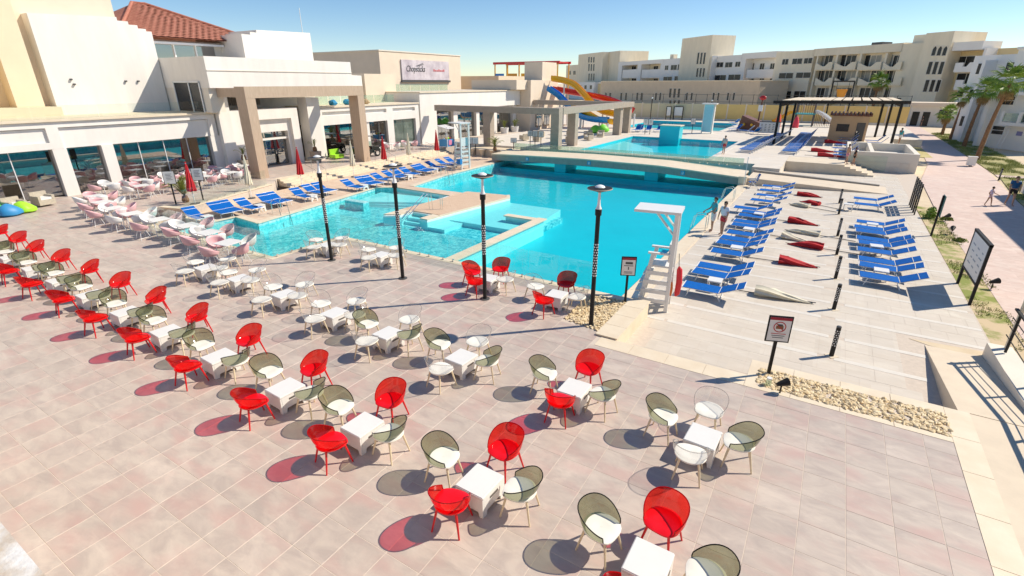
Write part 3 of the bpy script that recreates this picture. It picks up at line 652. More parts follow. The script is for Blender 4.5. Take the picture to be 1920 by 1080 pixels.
# entrance with frame
en = thing('doorway_building', 'white framed entrance doorway with glass doors behind brown portal', 'building')
for y0, y1 in ((22.0, 22.9), (29.9, 31.2)): B().box(FX - .9, FX + .45 if y0 < 25 else FX + .3, y0, y1, 0, 6.1 if y0 < 25 else 5.3).build('fin_wall', m_wall, en)
for y0, y1, z0, z1, dx in ((23.0, 23.7, 0, 4.55, 0), (28.2, 28.9, 0, 4.55, 0), (23.7, 28.2, 3.75, 4.55, 0), (23.7, 24.0, 0, 3.75, -.3), (27.9, 28.2, 0, 3.75, -.3), (24.0, 27.9, 2.75, 3.75, -.3)):
    B().box(FX - 1.0, FX + .25 + dx, y0, y1, z0, z1).build('door_frame', m_wall, en)
B().box(FX - .9, FX - .2, 24.0, 27.9, 2.1, 2.25).build('transom', m_wall, en)
for k in range(4):
    a = 24.0 + k * .975; d_ = pane(en, FX - .5 - (.25 if k == 2 else 0), a + .03, a + .945, .03, 2.08, name='door'); B().box(FX - .46, FX - .42, a + .8, a + .84, .9, 1.2).build('handle', m_chrome, d_)
    pane(en, FX - .5, a + .03, a + .945, 2.27, 2.74)
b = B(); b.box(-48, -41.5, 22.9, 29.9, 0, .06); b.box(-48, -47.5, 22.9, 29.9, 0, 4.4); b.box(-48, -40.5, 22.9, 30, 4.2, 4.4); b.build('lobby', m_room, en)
# second wing beyond the portal
sw = thing('middle_wing', 'white single storey wing with tall windows between portal and pergola', 'building')
b = B(); b.box(-48, FX - .2, 31.2, 44.5, 2.9, 4.3); b.box(-48, -45.5, 31.2, 44.5, 0, 2.9); b.build('roof_block', m_wall, sw)
for y0, y1, z0, z1 in ((31.2, 44.5, 4.05, 4.36), (39.6, 40.5, 0, 4.05), (43.9, 44.5, 0, 4.05), (31.2, 31.6, 0, 4.05), (31.6, 39.6, 2.9, 3.7), (40.5, 43.9, 2.9, 3.7)): B().box(FX - .4, FX + .03, y0, y1, z0, z1).build('wall_frame', m_wall, sw)
B().box(FX - .4, FX - .1, 36.4, 37.2, 0, 2.9).build('column', m_wall, sw)
B().box(-48, FX + .14, 31.15, 44.55, 4.38, 4.5).build('cornice', m_cope, sw)
for y0, y1 in ((31.6, 33.2), (33.2, 34.8), (34.8, 36.4), (37.2, 38.4), (38.4, 39.6)): pane(sw, FX - .25, y0 + .03, y1 - .03, .06, 2.88)
for y0, y1 in ((40.5, 42.2), (42.2, 43.9)): pane(sw, FX - .25, y0 + .03, y1 - .03, .06, 2.88, m_glassg)
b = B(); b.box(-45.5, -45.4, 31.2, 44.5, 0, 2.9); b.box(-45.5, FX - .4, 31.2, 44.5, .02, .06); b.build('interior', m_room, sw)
# roof clutter and terrace walls on the wing
for k in range(7): B().box(-42.5, -42.46, 33.5 + k * 1.5, 34.9 + k * 1.5, 4.5, 5.3).build('roof_glass', m_glassg, sw)
for (y, l, cc, nm) in ((34.2, .5, (.02, .25, .5), 'blue bundle'), (36.0, .6, (.03, .33, .55), 'blue tarpaulin heap'), (38.3, .7, (.5, .38, .22), 'brown sack')):
    b = B(); b.ball((0, 0, .22), .45, 9, 6, 1.2, .8, .6)
    for i, v in enumerate(b.v): b.v[i] = (v[0] * random.uniform(.8, 1.2), v[1] * random.uniform(.8, 1.2), v[2] * random.uniform(.85, 1.15))
    o = b.build('storage_bundle', flat(nm, cc), None, loc=(-41, y, 4.5)); tag(o, nm + ' left on the flat white roof', 'bundle')
tw = thing('terrace_block', 'white rooftop wall with sloping top behind the middle wing', 'building')
b = B(); b.prism([(34.6, 4.4), (41.5, 4.4), (41.5, 7.2), (38.5, 7.3), (37.9, 7.7), (34.6, 7.75)], -48, -44.6, axis='x'); b.build('wall', m_wall, tw)
b = B(); b.box(-49, -44.5, 41.8, 46.5, 4.4, 7.4); b.build('pink_wall', m_cream2, tw)
# third wing with deep canopy
th = thing('far_wing', 'white wing with deep fascia and open shaded shopfront behind pergola', 'building')
b = B(); b.box(-50, FX, 44.8, 66.4, 3.55, 5.45); b.box(FX - 3, FX, 44.8, 47.6, 0, 3.55); b.box(-50, -43.3, 44.8, 68, 0, 3.55); b.build('wall', m_wall, th)
B().box(-50, FX + .12, 44.75, 66.45, 5.45, 5.56).build('cornice', m_cope, th)
for y0, y1 in ((51.5, 52.3), (56.3, 57.0), (60.5, 61.2), (65.4, 66.4)): B().box(FX - 1.3, FX - .6, y0, y1, 0, 3.55).build('column', m_wall, th)
for y0, y1 in ((47.6, 49.5), (49.5, 51.5), (52.3, 54.3), (54.3, 56.3), (57, 58.7), (58.7, 60.5), (61.2, 63.3), (63.3, 65.4)): pane(th, FX - 1, y0 + .03, y1 - .03, .06, 3.2)
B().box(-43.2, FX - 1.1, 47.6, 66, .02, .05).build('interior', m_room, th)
B().box(-41, -38, 70.2, 74.7, 6.85, 9.3).build('corner_tower', m_cream2, th); B().box(-46, -37.8, 66.5, 75, 0, 6.85).build('tower_base', m_cream2, th); B().box(-46, -38.4, 63.6, 66.45, 5.6, 6.85).build('tower_wall', m_cream2, th)
for k in range(2):
    w_ = B().box(-37.8, -37.76, 68.0 + 2.6 * k, 69.8 + 2.6 * k, .4, 2.6).build('window', m_win, th); B().box(-37.77, -37.72, 68.85 + 2.6 * k, 68.95 + 2.6 * k, .4, 2.6).build('frame', m_whitem, w_)
for k in range(6): B().box(-44.6, -44.56, 45.5 + k * 1.8, 47.2 + k * 1.8, 5.56, 6.35).build('roof_glass', m_glassg, th)
# rear building with the banner
cb = thing('banner_building', 'peach rendered flat block carrying a wide mauve advertising banner', 'building')
B().box(-80, -58, 57.7, 77, 0, 10.75).build('wall', m_cream2, cb); B().box(-80.1, -57.9, 57.6, 77.1, 10.75, 10.9).build('parapet_cap', m_wall2, cb)
bn = B().box(-57.97, -57.8, 62.0, 73.5, 6.9, 9.75).build('banner', M('banner', (.42, .36, .40), .6, .35, .5, c2=(.74, .68, .70)), cb)
B().box(-57.96, -57.7, 61.8, 73.7, 6.55, 6.85).build('banner_base', m_dgrey, cb)
def text(s, size, mat, parent, loc, shear=0.0, sx=1.0, name='lettering'):
    cu = bpy.data.curves.new('lettering', 'FONT'); cu.body = s; cu.size = size; cu.shear = shear; cu.extrude = .015; cu.resolution_u = 3
    tmp = bpy.data.objects.new('tmp', cu); col.objects.link(tmp); dg = bpy.context.evaluated_depsgraph_get()
    me = bpy.data.meshes.new_from_object(tmp.evaluated_get(dg)); bpy.data.objects.remove(tmp)
    me.materials.clear(); me.materials.append(mat); o = link(name, me, parent, loc); o.rotation_euler = (math.pi / 2, 0, math.pi / 2); o.scale = (sx, 1, 1); return o
text('Chopsticks', 1.25, m_dgrey, bn, (-57.77, 62.9, 8.1), .25, .78)
for k in range(2): b = B(); b.cyl((-57.76, 65.2 + k * .35, 8.9), (-57.76, 66.9 + k * .1, 9.35 - .15 * k), .03); b.build('chopstick_mark', m_dgrey, bn)
b = B()
for k in range(7): b.box(-57.78, -57.76, 69.4 + k * .42, 69.7 + k * .42, 8.2, 8.42 + .12 * (k % 3 == 0))
b.build('lettering', flat('banner_red', (.62, .16, .17)), bn)
mast = thing('roof_mast', 'thin pale radio mast standing on the rooftop', 'mast', (-52, 40.5, 4.5))
B().cyl((0, 0, 0), (0, 0, 9.5), .07, .03).build('pole', m_whitem, mast); B().box(-.3, .3, -.03, .03, 3.6, 3.66).build('bracket', m_whitem, mast)
o = B().box(-90, -62, 78, 98, 0, 7.0).build('far_roof_block', m_cream2); tag(o, 'low peach building behind the banner block', 'building')
o = B().box(-66, -52, 80, 92, 0, 7.6).build('far_roof_block', m_tan); tag(o, 'tan rendered low block beyond the far wing', 'building')

# ================================================================ PORTAL AND PERGOLA
pt = thing('entrance_portal', 'tall brown clad portal frame standing in front of the entrance', 'portal')
for y0, y1 in ((21.75, 22.45), (31.75, 32.45)): B().box(-36.0, -34.85, y0, y1, 0, 5.5).build('post', m_portal, pt)
B().box(-36.0, -34.84, 21.74, 32.46, 5.5, 6.25).build('front_beam', m_portal, pt)
B().box(-38.28, -36.0, 21.76, 22.44, 5.55, 6.14).build('side_beam', m_portal, pt); B().box(-40.45, -36.0, 31.77, 32.43, 5.55, 6.14).build('side_beam', m_portal, pt)
pg = thing('pergola_frame', 'low taupe pergola frame of wide beams and square posts by second pool', 'pergola')
PX0, PX1, PY0, PY1 = -37.5, -22.6, 46.6, 66.5
for x, y in ((-31.6, 46.6), (-23.5, 46.6), (-23.5, 50.4), (-23.7, 64.2), (-23.7, 67.6)): B().box(x - .45, x + .45, y - .4, y + .4, ZU, 3.6).build('post', m_portal2, pg)
B().box(-38.6, -23.05, 46.15, 47.05, 3.6, 4.2).build('beam', m_portal2, pg)
B().box(-24.2, -23.0, 47.05, 67.1, 3.6, 4.2).build('beam', m_portal2, pg); B().box(-37.7, -23.0, 67.1, 68.0, 3.6, 4.2).build('beam', m_portal2, pg)
# ================================================================ HOTELS IN THE BACKGROUND
HQ = Vector((14, 138, 0)); HX = Vector((.76, -.65, 0)).normalized(); HY = Vector((.65, .76, 0)).normalized(); HA = math.atan2(HX.y, HX.x)
def HS(x, y, off=0.0):
    d = ray(x, y); t = (HQ.dot(HY) + off) / d.dot(HY); P = Vector((d.x * t, d.y * t, 0)); return (P - HQ).dot(HX), H + d.z * t
def hotel(name, label): return thing(name, label, 'building', tuple(HQ), HA)
def hbox(parent, nm, x0, x1, ytop, off, depth, mat, zbot=-.6, dx=0):
    s0, z0 = HS(x0, ytop, off); s1, z1 = HS(x1, ytop, off)
    return B().box(s0, s1, off, off + depth, zbot, (z0 + z1) / 2 + dx).build(nm, mat, parent)
def hwin(parent, x0, x1, y0, y1, off, mat=None, arch=False, split=True):
    ym, xm = (y0 + y1) / 2, (x0 + x1) / 2
    s0, _ = HS(x0, ym, off); s1, _ = HS(x1, ym, off); z1 = HS(xm, y0, off)[1]; z0 = HS(xm, y1, off)[1]
    b = B(); e = .09
    b.box(s0 - e, s1 + e, off - .10, off + .02, z0 - e, z0); b.box(s0 - e, s1 + e, off - .06, off + .02, z1, z1 + e); b.box(s0 - e, s0, off - .06, off + .02, z0, z1); b.box(s1, s1 + e, off - .06, off + .02, z0, z1)
    if split and s1 - s0 > 1.2: b.box((s0 + s1) / 2 - .05, (s0 + s1) / 2 + .05, off - .05, off + .02, z0, z1)
    wn = b.build('window', m_wall2, parent)
    b = B()
    if arch:
        P = [(s0, z0), (s1, z0), (s1, z1 - .5)] + [(s1 - (s1 - s0) * .5 * k / 3, z1 - .5 + .5 * math.sin(math.pi / 2 * k / 3)) for k in (1, 2, 3)] + [(s0 + (s1 - s0) * .5 * k / 3, z1 - .5 + .5 * math.sin(math.pi / 2 * k / 3)) for k in (2, 1)] + [(s0, z1 - .5)]
        b.prism(P, off - .03, off - .01, axis='y')
    else: b.box(s0, s1, off - .03, off - .008, z0, z1)
    b.build('pane', mat or m_windk, wn); return wn
m_hb = M('hotel_beige', (.86, .755, .57), .85, .08, .5, stretch=(1, 1, .3)); m_hw = M('hotel_white', (.86, .83, .78), .85, .04, .3); m_hy = M('hotel_yellow', (.80, .62, .33), .85, .05, .3)
# stepped towers at the left end
h1 = hotel('tower_hotel', 'beige hotel end towers with narrow triple windows beyond the slides')
hbox(h1, 'wall', 1085, 1131, 100, 0, 14, m_hb); hbox(h1, 'wall', 1128, 1163, 97, 3, 14, m_hb); hbox(h1, 'wall', 1062, 1086, 122, 2, 10, m_hb)
for r0, r1 in ((107, 117), (120, 133), (138, 151)):
    for x in (1104.5, 1109, 1113.5): hwin(h1, x - 1.2, x + 1.2, r0, r1, 0, split=False)
for r0, r1 in ((130, 137), (149, 155)): hwin(h1, 1130, 1139, r0, r1, 3)
for x in (1068, 1077): hwin(h1, x - 2, x + 2.4, 133, 140, 2)
h2 = hotel('white_hotel', 'long white hotel wing with recessed balconies and a square tower')
hbox(h2, 'wall', 1244, 1336, 108, 2, 14, m_hw); hbox(h2, 'tower', 1280, 1336, 69, 1.2, 9, m_hb); hbox(h2, 'wall', 1336, 1392, 104.5, 4, 12, m_hw); hbox(h2, 'back_wall', 1160, 1246, 116, 6, 10, m_hb)
hbox(h2, 'roof_band', 1160, 1244, 114, 2, 6, m_hw, zbot=HS(1200, 121, 2)[1]); hbox(h2, 'back_wall', 1392, 1458, 100, 7, 10, m_hw); hbox(h2, 'roof_band', 1392, 1458, 98, 4, 6, m_hw, zbot=HS(1425, 109, 4)[1])
for x0, x1 in ((1160, 1167), (1196, 1203), (1239, 1246)):  # piers
    hbox(h2, 'pier', x0, x1, 118, 2.02, 4, m_hw)
hbox(h2, 'pier', 1392, 1400, 104, 4.02, 3, m_hw)
for x0, x1 in ((1167, 1196), (1203, 1239), (1400, 1458)):
    o4 = 2 if x1 < 1300 else 4
    for ya, yb in ((131, 146),):
        s0, _ = HS(x0, 135, o4); s1, _ = HS(x1, 135, o4); B().box(s0, s1, o4 + .1, o4 + .35, HS(x0, yb, o4)[1], HS(x0, ya, o4)[1]).build('balcony_wall', m_hw, h2); B().box(s0, s1, o4 + .36, o4 + 4, HS(x0, yb, o4)[1] - .2, HS(x0, yb, o4)[1]).build('balcony_slab', m_hw, h2)
    n = 2 if x1 < 1300 else 3
    for k in range(n):
        xc = x0 + (x1 - x0) * (k + .5) / n
        for y0, y1 in ((124, 131), (147, 153)): hwin(h2, xc - 4, xc + 4, y0 - (5 if x1 > 1300 else 0), y1, 6 if x1 < 1300 else 7)
for x0, x1, y0, y1 in ((1247, 1253, 123, 131), (1258, 1269, 122, 131), (1271, 1276, 121, 131), (1244, 1260, 144, 152), (1265, 1274, 143, 151)): hwin(h2, x0, x1, y0, y1, 2)
for x0 in (1309, 1315, 1321):
    hwin(h2, x0 - 1.7, x0 + 1.5, 99, 120, 1.2, split=False); hwin(h2, x0 - 3.0, x0 + .2, 128, 144, 1.2, split=False)
for x0, x1, y0, y1 in ((1344, 1356, 117, 126), (1360, 1373, 117, 126), (1379, 1388, 116, 125), (1340, 1361, 141, 151), (1366, 1388, 140, 150)): hwin(h2, x0, x1, y0, y1, 4)
for x in (1259, 1262): hbox(h2, 'roof_tank', x - 2, x + 2, 102, 5, 1.5, m_hb)
# long beige block in front
h3 = hotel('annex_block', 'long plain tan annex with paired slit windows behind the yellow wall')
OF = -13; hbox(h3, 'wall', 1127, 1426, 152.5, OF, 9, m_tan); hbox(h3, 'parapet_cap', 1126.5, 1426.5, 151.2, OF - .1, 9.2, m_hb, zbot=HS(1270, 152.6, OF)[1] + .02)
for x in (1136, 1144, 1165, 1174, 1195, 1203, 1230, 1238, 1288, 1297, 1338, 1347, 1365, 1376): hwin(h3, x - 1.6, x + 1.6, 174, 188, OF, split=False)
for x in (1257, 1265, 1273): hwin(h3, x - 2, x + 2, 166, 183, OF, split=False); hwin(h3, x - 2, x + 2, 188, 195, OF, split=False)
h6 = hotel('white_annex', 'small white annex with three dark windows behind yellow slide')
hbox(h6, 'wall', 1069, 1114, 154, -8, 6, m_hw); hbox(h6, 'wall', 1114, 1128, 157, -6, 6, m_hy)
for x in (1088, 1098, 1108): hwin(h6, x - 2, x + 2, 160, 167, -8, split=False)
# beige hotel with zigzag balconies
h4 = hotel('balcony_hotel', 'beige four storey hotel with zigzag balcony parapets')
hbox(h4, 'wall', 1457, 1528, 95.5, -2, 14, m_hb); hbox(h4, 'back_wall', 1527, 1694, 90, -.7, 12, m_hb); hbox(h4, 'wall', 1693, 1741, 81, -2, 14, m_hb)
hbox(h4, 'roof_band', 1528, 1693, 86.5, -2, 4, m_hb, zbot=HS(1610, 101, -2)[1])
for x0, x1, y0, y1 in ((1467, 1478, 111, 121), (1486, 1504, 110, 120), (1508, 1523, 109, 119), (1461, 1487, 137, 147), (1493, 1520, 136, 146), (1460, 1483, 171, 183), (1489, 1510, 171, 183)): hwin(h4, x0, x1, y0, y1, -2)
cols_ = (1528, 1564, 1608, 1655, 1693)
for k, x in enumerate(cols_):
    s, _ = HS(x, 130, -2); B().box(s - .25, s + .25, -1.95, -.65, -.6, HS(x, 100, -2)[1]).build('pier', m_hb, h4)
for k in range(4):
    x0, x1 = cols_[k] + 2, cols_[k + 1] - 2
    for fl, (ya, yb) in enumerate(((118, 131), (147, 160), (178, 192))):
        s0, _ = HS(x0, yb, -2); s1, _ = HS(x1, yb, -2); zb_ = HS((x0 + x1) / 2, yb, -2)[1]; zt = HS((x0 + x1) / 2, ya, -2)[1]
        if fl < 2:
            L = s1 - s0; P = [(s0, zb_), (s1, zb_), (s1, zt + .15), (s0 + L * .78, zt + .1), (s0 + L * .58, zt - .75), (s0 + L * .42, zt - .75), (s0 + L * .12, zt - .1), (s0, zt + .15)]
            B().prism(P, -2.6, -2.35, axis='y').build('balcony_parapet', m_hb, h4)
        B().box(s0, s1, -2.34, -.7, zb_ - .15, zb_ + .05).build('balcony_slab', m_hb, h4)
        xm = (x0 + x1) / 2; dwn = 12
        for q in (0, 1):
            a = x0 + (x1 - x0) * (.04 + .48 * q); c = a + (x1 - x0) * .43
            hwin(h4, a, c, yb - 27, yb - 4, -.7, m_windk if (k + q + fl) % 3 else M('curtained_window', (.30, .29, .25), .3, .2, .5))
hbox(h4, 'roof_unit', 1635, 1655, 79, 3, 3, m_dgrey, zbot=HS(1640, 88, 3)[1]); hbox(h4, 'roof_unit', 1687, 1699, 80, 3, 2, m_hb, zbot=HS(1690, 88, 3)[1])
# arch tower and white end section
h5 = hotel('arch_tower', 'pale hotel stair tower with arched triple windows and yellow balconies')
hbox(h5, 'tower', 1738, 1790, 60, -3.5, 9, m_hb); hbox(h5, 'tower_back', 1715, 1742, 65, 2, 8, m_hb)
for x in (1752, 1762, 1772): hwin(h5, x - 3.5, x + 3.5, 87, 104, -3.5, arch=True, split=False)
for x in (1743, 1754, 1765): hwin(h5, x - 3.5, x + 3.5, 116, 139, -3.5, split=False); hwin(h5, x - 9.5, x - 2.5, 150, 172, -3.5, split=False)
hbox(h5, 'wall', 1789, 1920, 92, 0, 10, m_hy); hbox(h5, 'roof_band', 1789, 1845, 78, -3, 5, m_hw, zbot=HS(1815, 94, -3)[1])
for x0, x1 in ((1789, 1838), (1840, 1880)):
    for ya, yb in ((118, 135), (150, 168), (182, 200)):
        s0, _ = HS(x0, yb, -3); s1, _ = HS(x1, yb, -3); zb_ = HS(x0, yb, -3)[1]; zt = HS(x0, ya, -3)[1]; L = s1 - s0
        B().prism([(s0, zb_), (s1, zb_), (s1, zt), (s0 + L * .55, zt), (s0 + L * .45, zt - .7), (s0 + L * .3, zt - .7), (s0 + L * .3, zt), (s0, zt)], -3.3, -3.05, axis='y').build('balcony_parapet', m_hw, h5)
        B().box(s0, s1, -3.04, 0, zb_ - .1, zb_ + .05).build('balcony_slab', m_hw, h5); hwin(h5, x0 + 4, x1 - 12, ya - 12, yb - 4, 0)
s, _ = HS(1839, 120, -3)
B().box(s - .2, s + .2, -3, 0, -.6, HS(1839, 90, -3)[1]).build('pier', m_hw, h5)

# nearer white building on the far right (continues out of the frame)
rb = thing('palm_side_building', 'white apartment building in shade behind the palm trees', 'building', (15.6, 81.4, 0), math.atan2(-.804, .594))
B().box(0, 6.2, 0, 9, -.6, 9.9).build('wall', m_hw, rb); B().box(-.45, -.02, -1.3, 1, -.6, 6.0).build('fin_wall', m_hw, rb); B().box(-8, -.46, 3, 12, -.6, 9.6).build('rear_wall', m_hw, rb); B().box(-5.2, -4.8, 1.4, 3, -.6, 9.0).build('fin_wall', m_hw, rb)
B().box(-.1, 6.3, -.15, 9.1, 9.9, 10.15).build('parapet_cap', m_hw, rb)
for z in (1.0, 4.2, 7.35):
    for x in (.2,):
        w_ = B().box(x - .08, x + 1.4, -.07, .01, z - .08, z + .95).build('window', m_hw, rb); B().box(x, x + 1.3, -.09, -.072, z, z + .4).build('pane', m_windk, w_); B().box(x, x + 1.3, -.09, -.072, z + .47, z + .87).build('pane', m_windk, w_)
for z in (2.45, 5.6):
    B().box(1.9, 6.2, -1.5, 0, z - .35, z).build('balcony_slab', m_hw, rb)
    for x in (2.05, 3.95, 6.05): B().box(x - .14, x + .14, -1.5, -1.25, z, z + 1.1).build('balcony_post', m_hw, rb)
    for x in (2.22, 4.2): B().box(x, x + 1.6, -1.42, -1.36, z + .1, z + .95).build('balcony_panel', m_glassg, rb)
    B().box(3.0, 5.6, -.06, .005, z + .05, z + 2.2).build('balcony_door', m_windk, rb)
for z in (1.2, 4.4, 7.4):
    for x in (-7.2, -3.6): w_ = B().box(x, x + 1.8, 2.9, 3.01, z, z + 1.4).build('window', m_hw, rb); B().box(x + .1, x + 1.7, 2.87, 2.898, z + .1, z + 1.3).build('pane', m_windk, w_)
lad = thing('wall_ladder', 'white ladder leaning on the shaded apartment building', 'ladder', (16.6, 79.6, ZD), math.atan2(-.804, .594))
for x in (0, .45): B().cyl((x, -.7, 0), (x, -.12, 2.6), .03, n=6).build('rail', m_whitem, lad)
for k in range(8): B().cyl((0, -.66 + .064 * k, .2 + .29 * k), (.45, -.66 + .064 * k, .2 + .29 * k), .02, n=5).build('rung', m_whitem, lad)
o = B().box(3.0, 3.6, -.06, -.01, 1.05, 1.5).build('notice', flat('notice', (.25, .25, .5)), rb)
rb2 = thing('shade_wing', 'white hotel wing whose shadow falls across the pink path', 'building')
B().box(16.2, 30, -10, 46.2, -.6, 9.8).build('wall', m_hw, rb2); B().box(16.25, 30, 46.2, 51.3, -.6, 7.8).build('stair_block', m_hw, rb2)
for k in range(10):
    for z in (.8, 3.8): w_ = B().box(16.13, 16.2, -6 + k * 5, -4 + k * 5, z, z + 1.6).build('window', m_wall2, rb2); B().box(16.1, 16.13, -5.9 + k * 5, -4.1 + k * 5, z + .1, z + 1.5).build('pane', m_windk, w_)
gh = thing('gate_house', 'small white gate house with two dark doorways and flat roof', 'building')
p0 = PYY(1703, 230, 116); p1 = PYY(1800, 230, 116)
B().box(p0.x, p1.x + 3, 116, 121, -.6, 2.7).build('wall', m_wall2, gh); B().box(p0.x - .3, p1.x + 3.3, 115.6, 121.4, 2.7, 3.3).build('roof', m_cream2, gh)
for px in (1717, 1737): q = PYY(px, 215, 116); B().box(q.x - .5, q.x + .5, 115.93, 115.99, -.5, 1.8).build('door', m_windk, gh)
q = PYY(1775, 205, 116); B().box(q.x - .9, q.x + .9, 115.93, 115.99, .8, 2.2).build('window', m_windk, gh)

# yellow boundary wall with posts, and fence beyond
yw = thing('boundary_wall', 'long yellow panel boundary wall with posts at end of the plaza', 'wall')
A_, C_ = Vector((-34, 96, 0)), Vector((9.5, 103, 0)); n = 15; rz = math.atan2(C_.y - A_.y, C_.x - A_.x)
m_yel = M('yellow_panel', (.78, .55, .20), .8, .06, .6); m_olive = M('olive_panel', (.66, .56, .36), .8, .06, .6)
for k in range(n):
    a, c = A_.lerp(C_, k / n), A_.lerp(C_, (k + 1) / n); L = (c - a).length
    o = B().box(.1, L - .1, 0, .12, .55, 3.0).build('panel', m_olive if k < 5 else m_yel, yw, loc=a, rz=rz)
    B().box(-.1, .1, -.06, .2, -.6, 3.1).build('post', m_cream2, yw, loc=a, rz=rz); B().box(.1, L - .1, -.12, .2, -.6, .54).build('plinth', m_wall2, yw, loc=a, rz=rz)
fn = thing('mesh_fence', 'thin grey post and wire fence above the yellow wall', 'fence')
for k in range(24):
    p = A_.lerp(C_, k / 23) + Vector((0, 3, 0)); B().cyl((p.x, p.y, -.5), (p.x, p.y, 4.6), .05, n=6).build('post', m_dgrey, fn)
for z in (3.3, 4.5): B().cyl((A_.x, A_.y + 3, z), (C_.x, C_.y + 3, z), .03, n=5).build('wire', m_dgrey, fn)

# ================================================================ WATER SLIDES
def chute(pts, r, mat, name, parent, n=9):
    pts = [Vector(p) for p in pts]; Q = []
    for i in range(len(pts) - 1):
        for k in range(4):
            t = k / 4; p0 = pts[max(i - 1, 0)]; p1 = pts[i]; p2 = pts[i + 1]; p3 = pts[min(i + 2, len(pts) - 1)]
            Q.append(.5 * ((2 * p1) + (p2 - p0) * t + (2 * p0 - 5 * p1 + 4 * p2 - p3) * t * t + (3 * p1 - p0 - 3 * p2 + p3) * t ** 3))
    Q.append(pts[-1]); b = B(); V = []
    for i, p in enumerate(Q):
        d = (Q[min(i + 1, len(Q) - 1)] - Q[max(i - 1, 0)]).normalized(); sde = d.cross(Vector((0, 0, 1))).normalized(); up = sde.cross(d)
        for rr, seq in ((r, range(n)), (r * .9, range(n - 1, -1, -1))):
            for j in seq: a = math.pi * (1.0 + j / (n - 1)); V.append(p + sde * math.cos(a) * rr + up * math.sin(a) * rr + Vector((0, 0, r)))
    m_ = 2 * n; b.add(V, [(i * m_ + j, i * m_ + (j + 1) % m_, (i + 1) * m_ + (j + 1) % m_, (i + 1) * m_ + j) for i in range(len(Q) - 1) for j in range(m_)])
    return b.build(name, mat, parent, True)
m_sy = flat('slide_yellow', (.80, .42, .01), .25); m_sr = flat('slide_red', (.55, .02, .02), .25); m_sb = flat('slide_blue', (.01, .22, .62), .25)
def slide(label, m_, pxs, r, Yp, legs=(1, 3, 5)):
    t = thing('water_slide', label, 'slide', group=None); P = []
    for i, (x, y) in enumerate(pxs): P.append(PYY(x, y, Yp + i * .35))
    chute(P, r, m_, 'flume', t)
    for k in legs:
        if k < len(P): p = P[k]; B().cyl((p.x, p.y, ZU), (p.x, p.y, p.z + .05), .12, n=8).build('support', m_whitem, t)
slide('tall yellow open water slide curving down from the tower', m_sy, [(1036, 153), (1058, 157), (1078, 165), (1096, 182), (1112, 200), (1130, 214), (1160, 221)], .85, 72)
slide('long red water slide sloping low behind the yellow one', m_sr, [(1030, 170), (1065, 177), (1100, 183), (1140, 192), (1175, 206), (1190, 214)], .8, 74)
slide('blue water slide dropping steeply behind the pergola beam', m_sb, [(1030, 172), (1050, 186), (1068, 205), (1088, 222), (1112, 229), (1140, 231)], .8, 69.5)
slide('short yellow water slide emerging beneath the pergola beam', m_sy, [(1072, 207), (1090, 212), (1106, 220), (1124, 230), (1150, 234)], .75, 70.5, (1, 3))
tw = thing('slide_tower', 'open slide tower frame with red roof edge and orange posts', 'tower')
q0, q1 = PYY(928, 113, 96), PYY(1046, 118, 96)
zt = (q0.z + q1.z) / 2
for k in range(6):
    x = q0.x + (q1.x - q0.x) * k / 5
    for y in (96, 101): B().cyl((x, y, -.5), (x, y, zt), .14, n=8).build('post', flat('orange_post', (.70, .36, .05)), tw)
for y in (96, 101): B().box(q0.x - .4, q1.x + .4, y - .15, y + .15, zt - .45, zt).build('roof_edge', m_sr, tw)
for k in range(9): x = q0.x + (q1.x - q0.x) * k / 8; B().box(x - .12, x + .12, 96.2, 100.8, zt - .3, zt - .1).build('roof_slat', m_sr, tw)
B().box(q0.x, q1.x, 96, 101, zt - 4.2, zt - 4).build('platform', m_whitem, tw)
for k in range(3): B().box(q0.x + k * 3.2, q0.x + k * 3.2 + 2.2, 95.95, 96.05, zt - 3.8, zt - 2.2).build('side_panel', (m_sb, flat('orange_post', (1, 1, 1)), m_sy)[k], tw)

# ================================================================ SHADE PAVILION, KIOSK, PLAYGROUND
sp = thing('shade_pavilion', 'black steel pavilion with pale slatted roof over sun loungers', 'pavilion')
PC = [G(1450, 270, ZU), G(1670, 272, ZU), G(1657, 255, ZU), G(1480, 254, ZU)]
PM = [G(1465, 257, ZU) * .97, G(1640, 257, ZU)]
zt = ZU + 4.15
for p in PC + PM: B().box(p.x - .12, p.x + .12, p.y - .12, p.y + .12, ZU, zt).build('post', m_blk, sp)
def beam(p, q, wd, z0, z1, parent, mat, nm='beam', ext=.8):
    d = (q - p); L = d.length; a = math.atan2(d.y, d.x); o = B().box(-ext, L + ext, -wd, wd, z0, z1).build(nm, mat, parent, loc=(p.x, p.y, 0), rz=a); return o
beam(PC[0], PC[1], .12, zt + .002, zt + .3, sp, m_blk); beam(PC[3], PC[2], .12, zt + .002, zt + .3, sp, m_blk); beam(PC[0], PC[3], .11, zt - .28, zt, sp, m_blk, ext=.3); beam(PC[1], PC[2], .11, zt - .28, zt, sp, m_blk, ext=.3)
for k in range(12):
    t = (k + .5) / 12; beam(PC[0].lerp(PC[1], t), PC[3].lerp(PC[2], t), .36, zt + .31, zt + .36, sp, M('canvas_slat', (.72, .60, .44), .8, .06, 2), 'slat', .4)
ks = thing('pool_kiosk', 'small tan kiosk with dark hatch and brown slatted roof edge', 'kiosk')
K0, K1 = G(1550, 262, ZU), G(1620, 265, ZU)
B().box(K0.x, K1.x, K0.y, K0.y + 4, ZU, ZU + 2.7).build('wall', m_tan if False else M('kiosk_tan', (.62, .42, .25), .8, .06, 1), ks)
B().box(K0.x + .7, K0.x + 1.9, K0.y - .05, K0.y - .005, ZU + 1.0, ZU + 1.8).build('hatch', m_windk, ks)
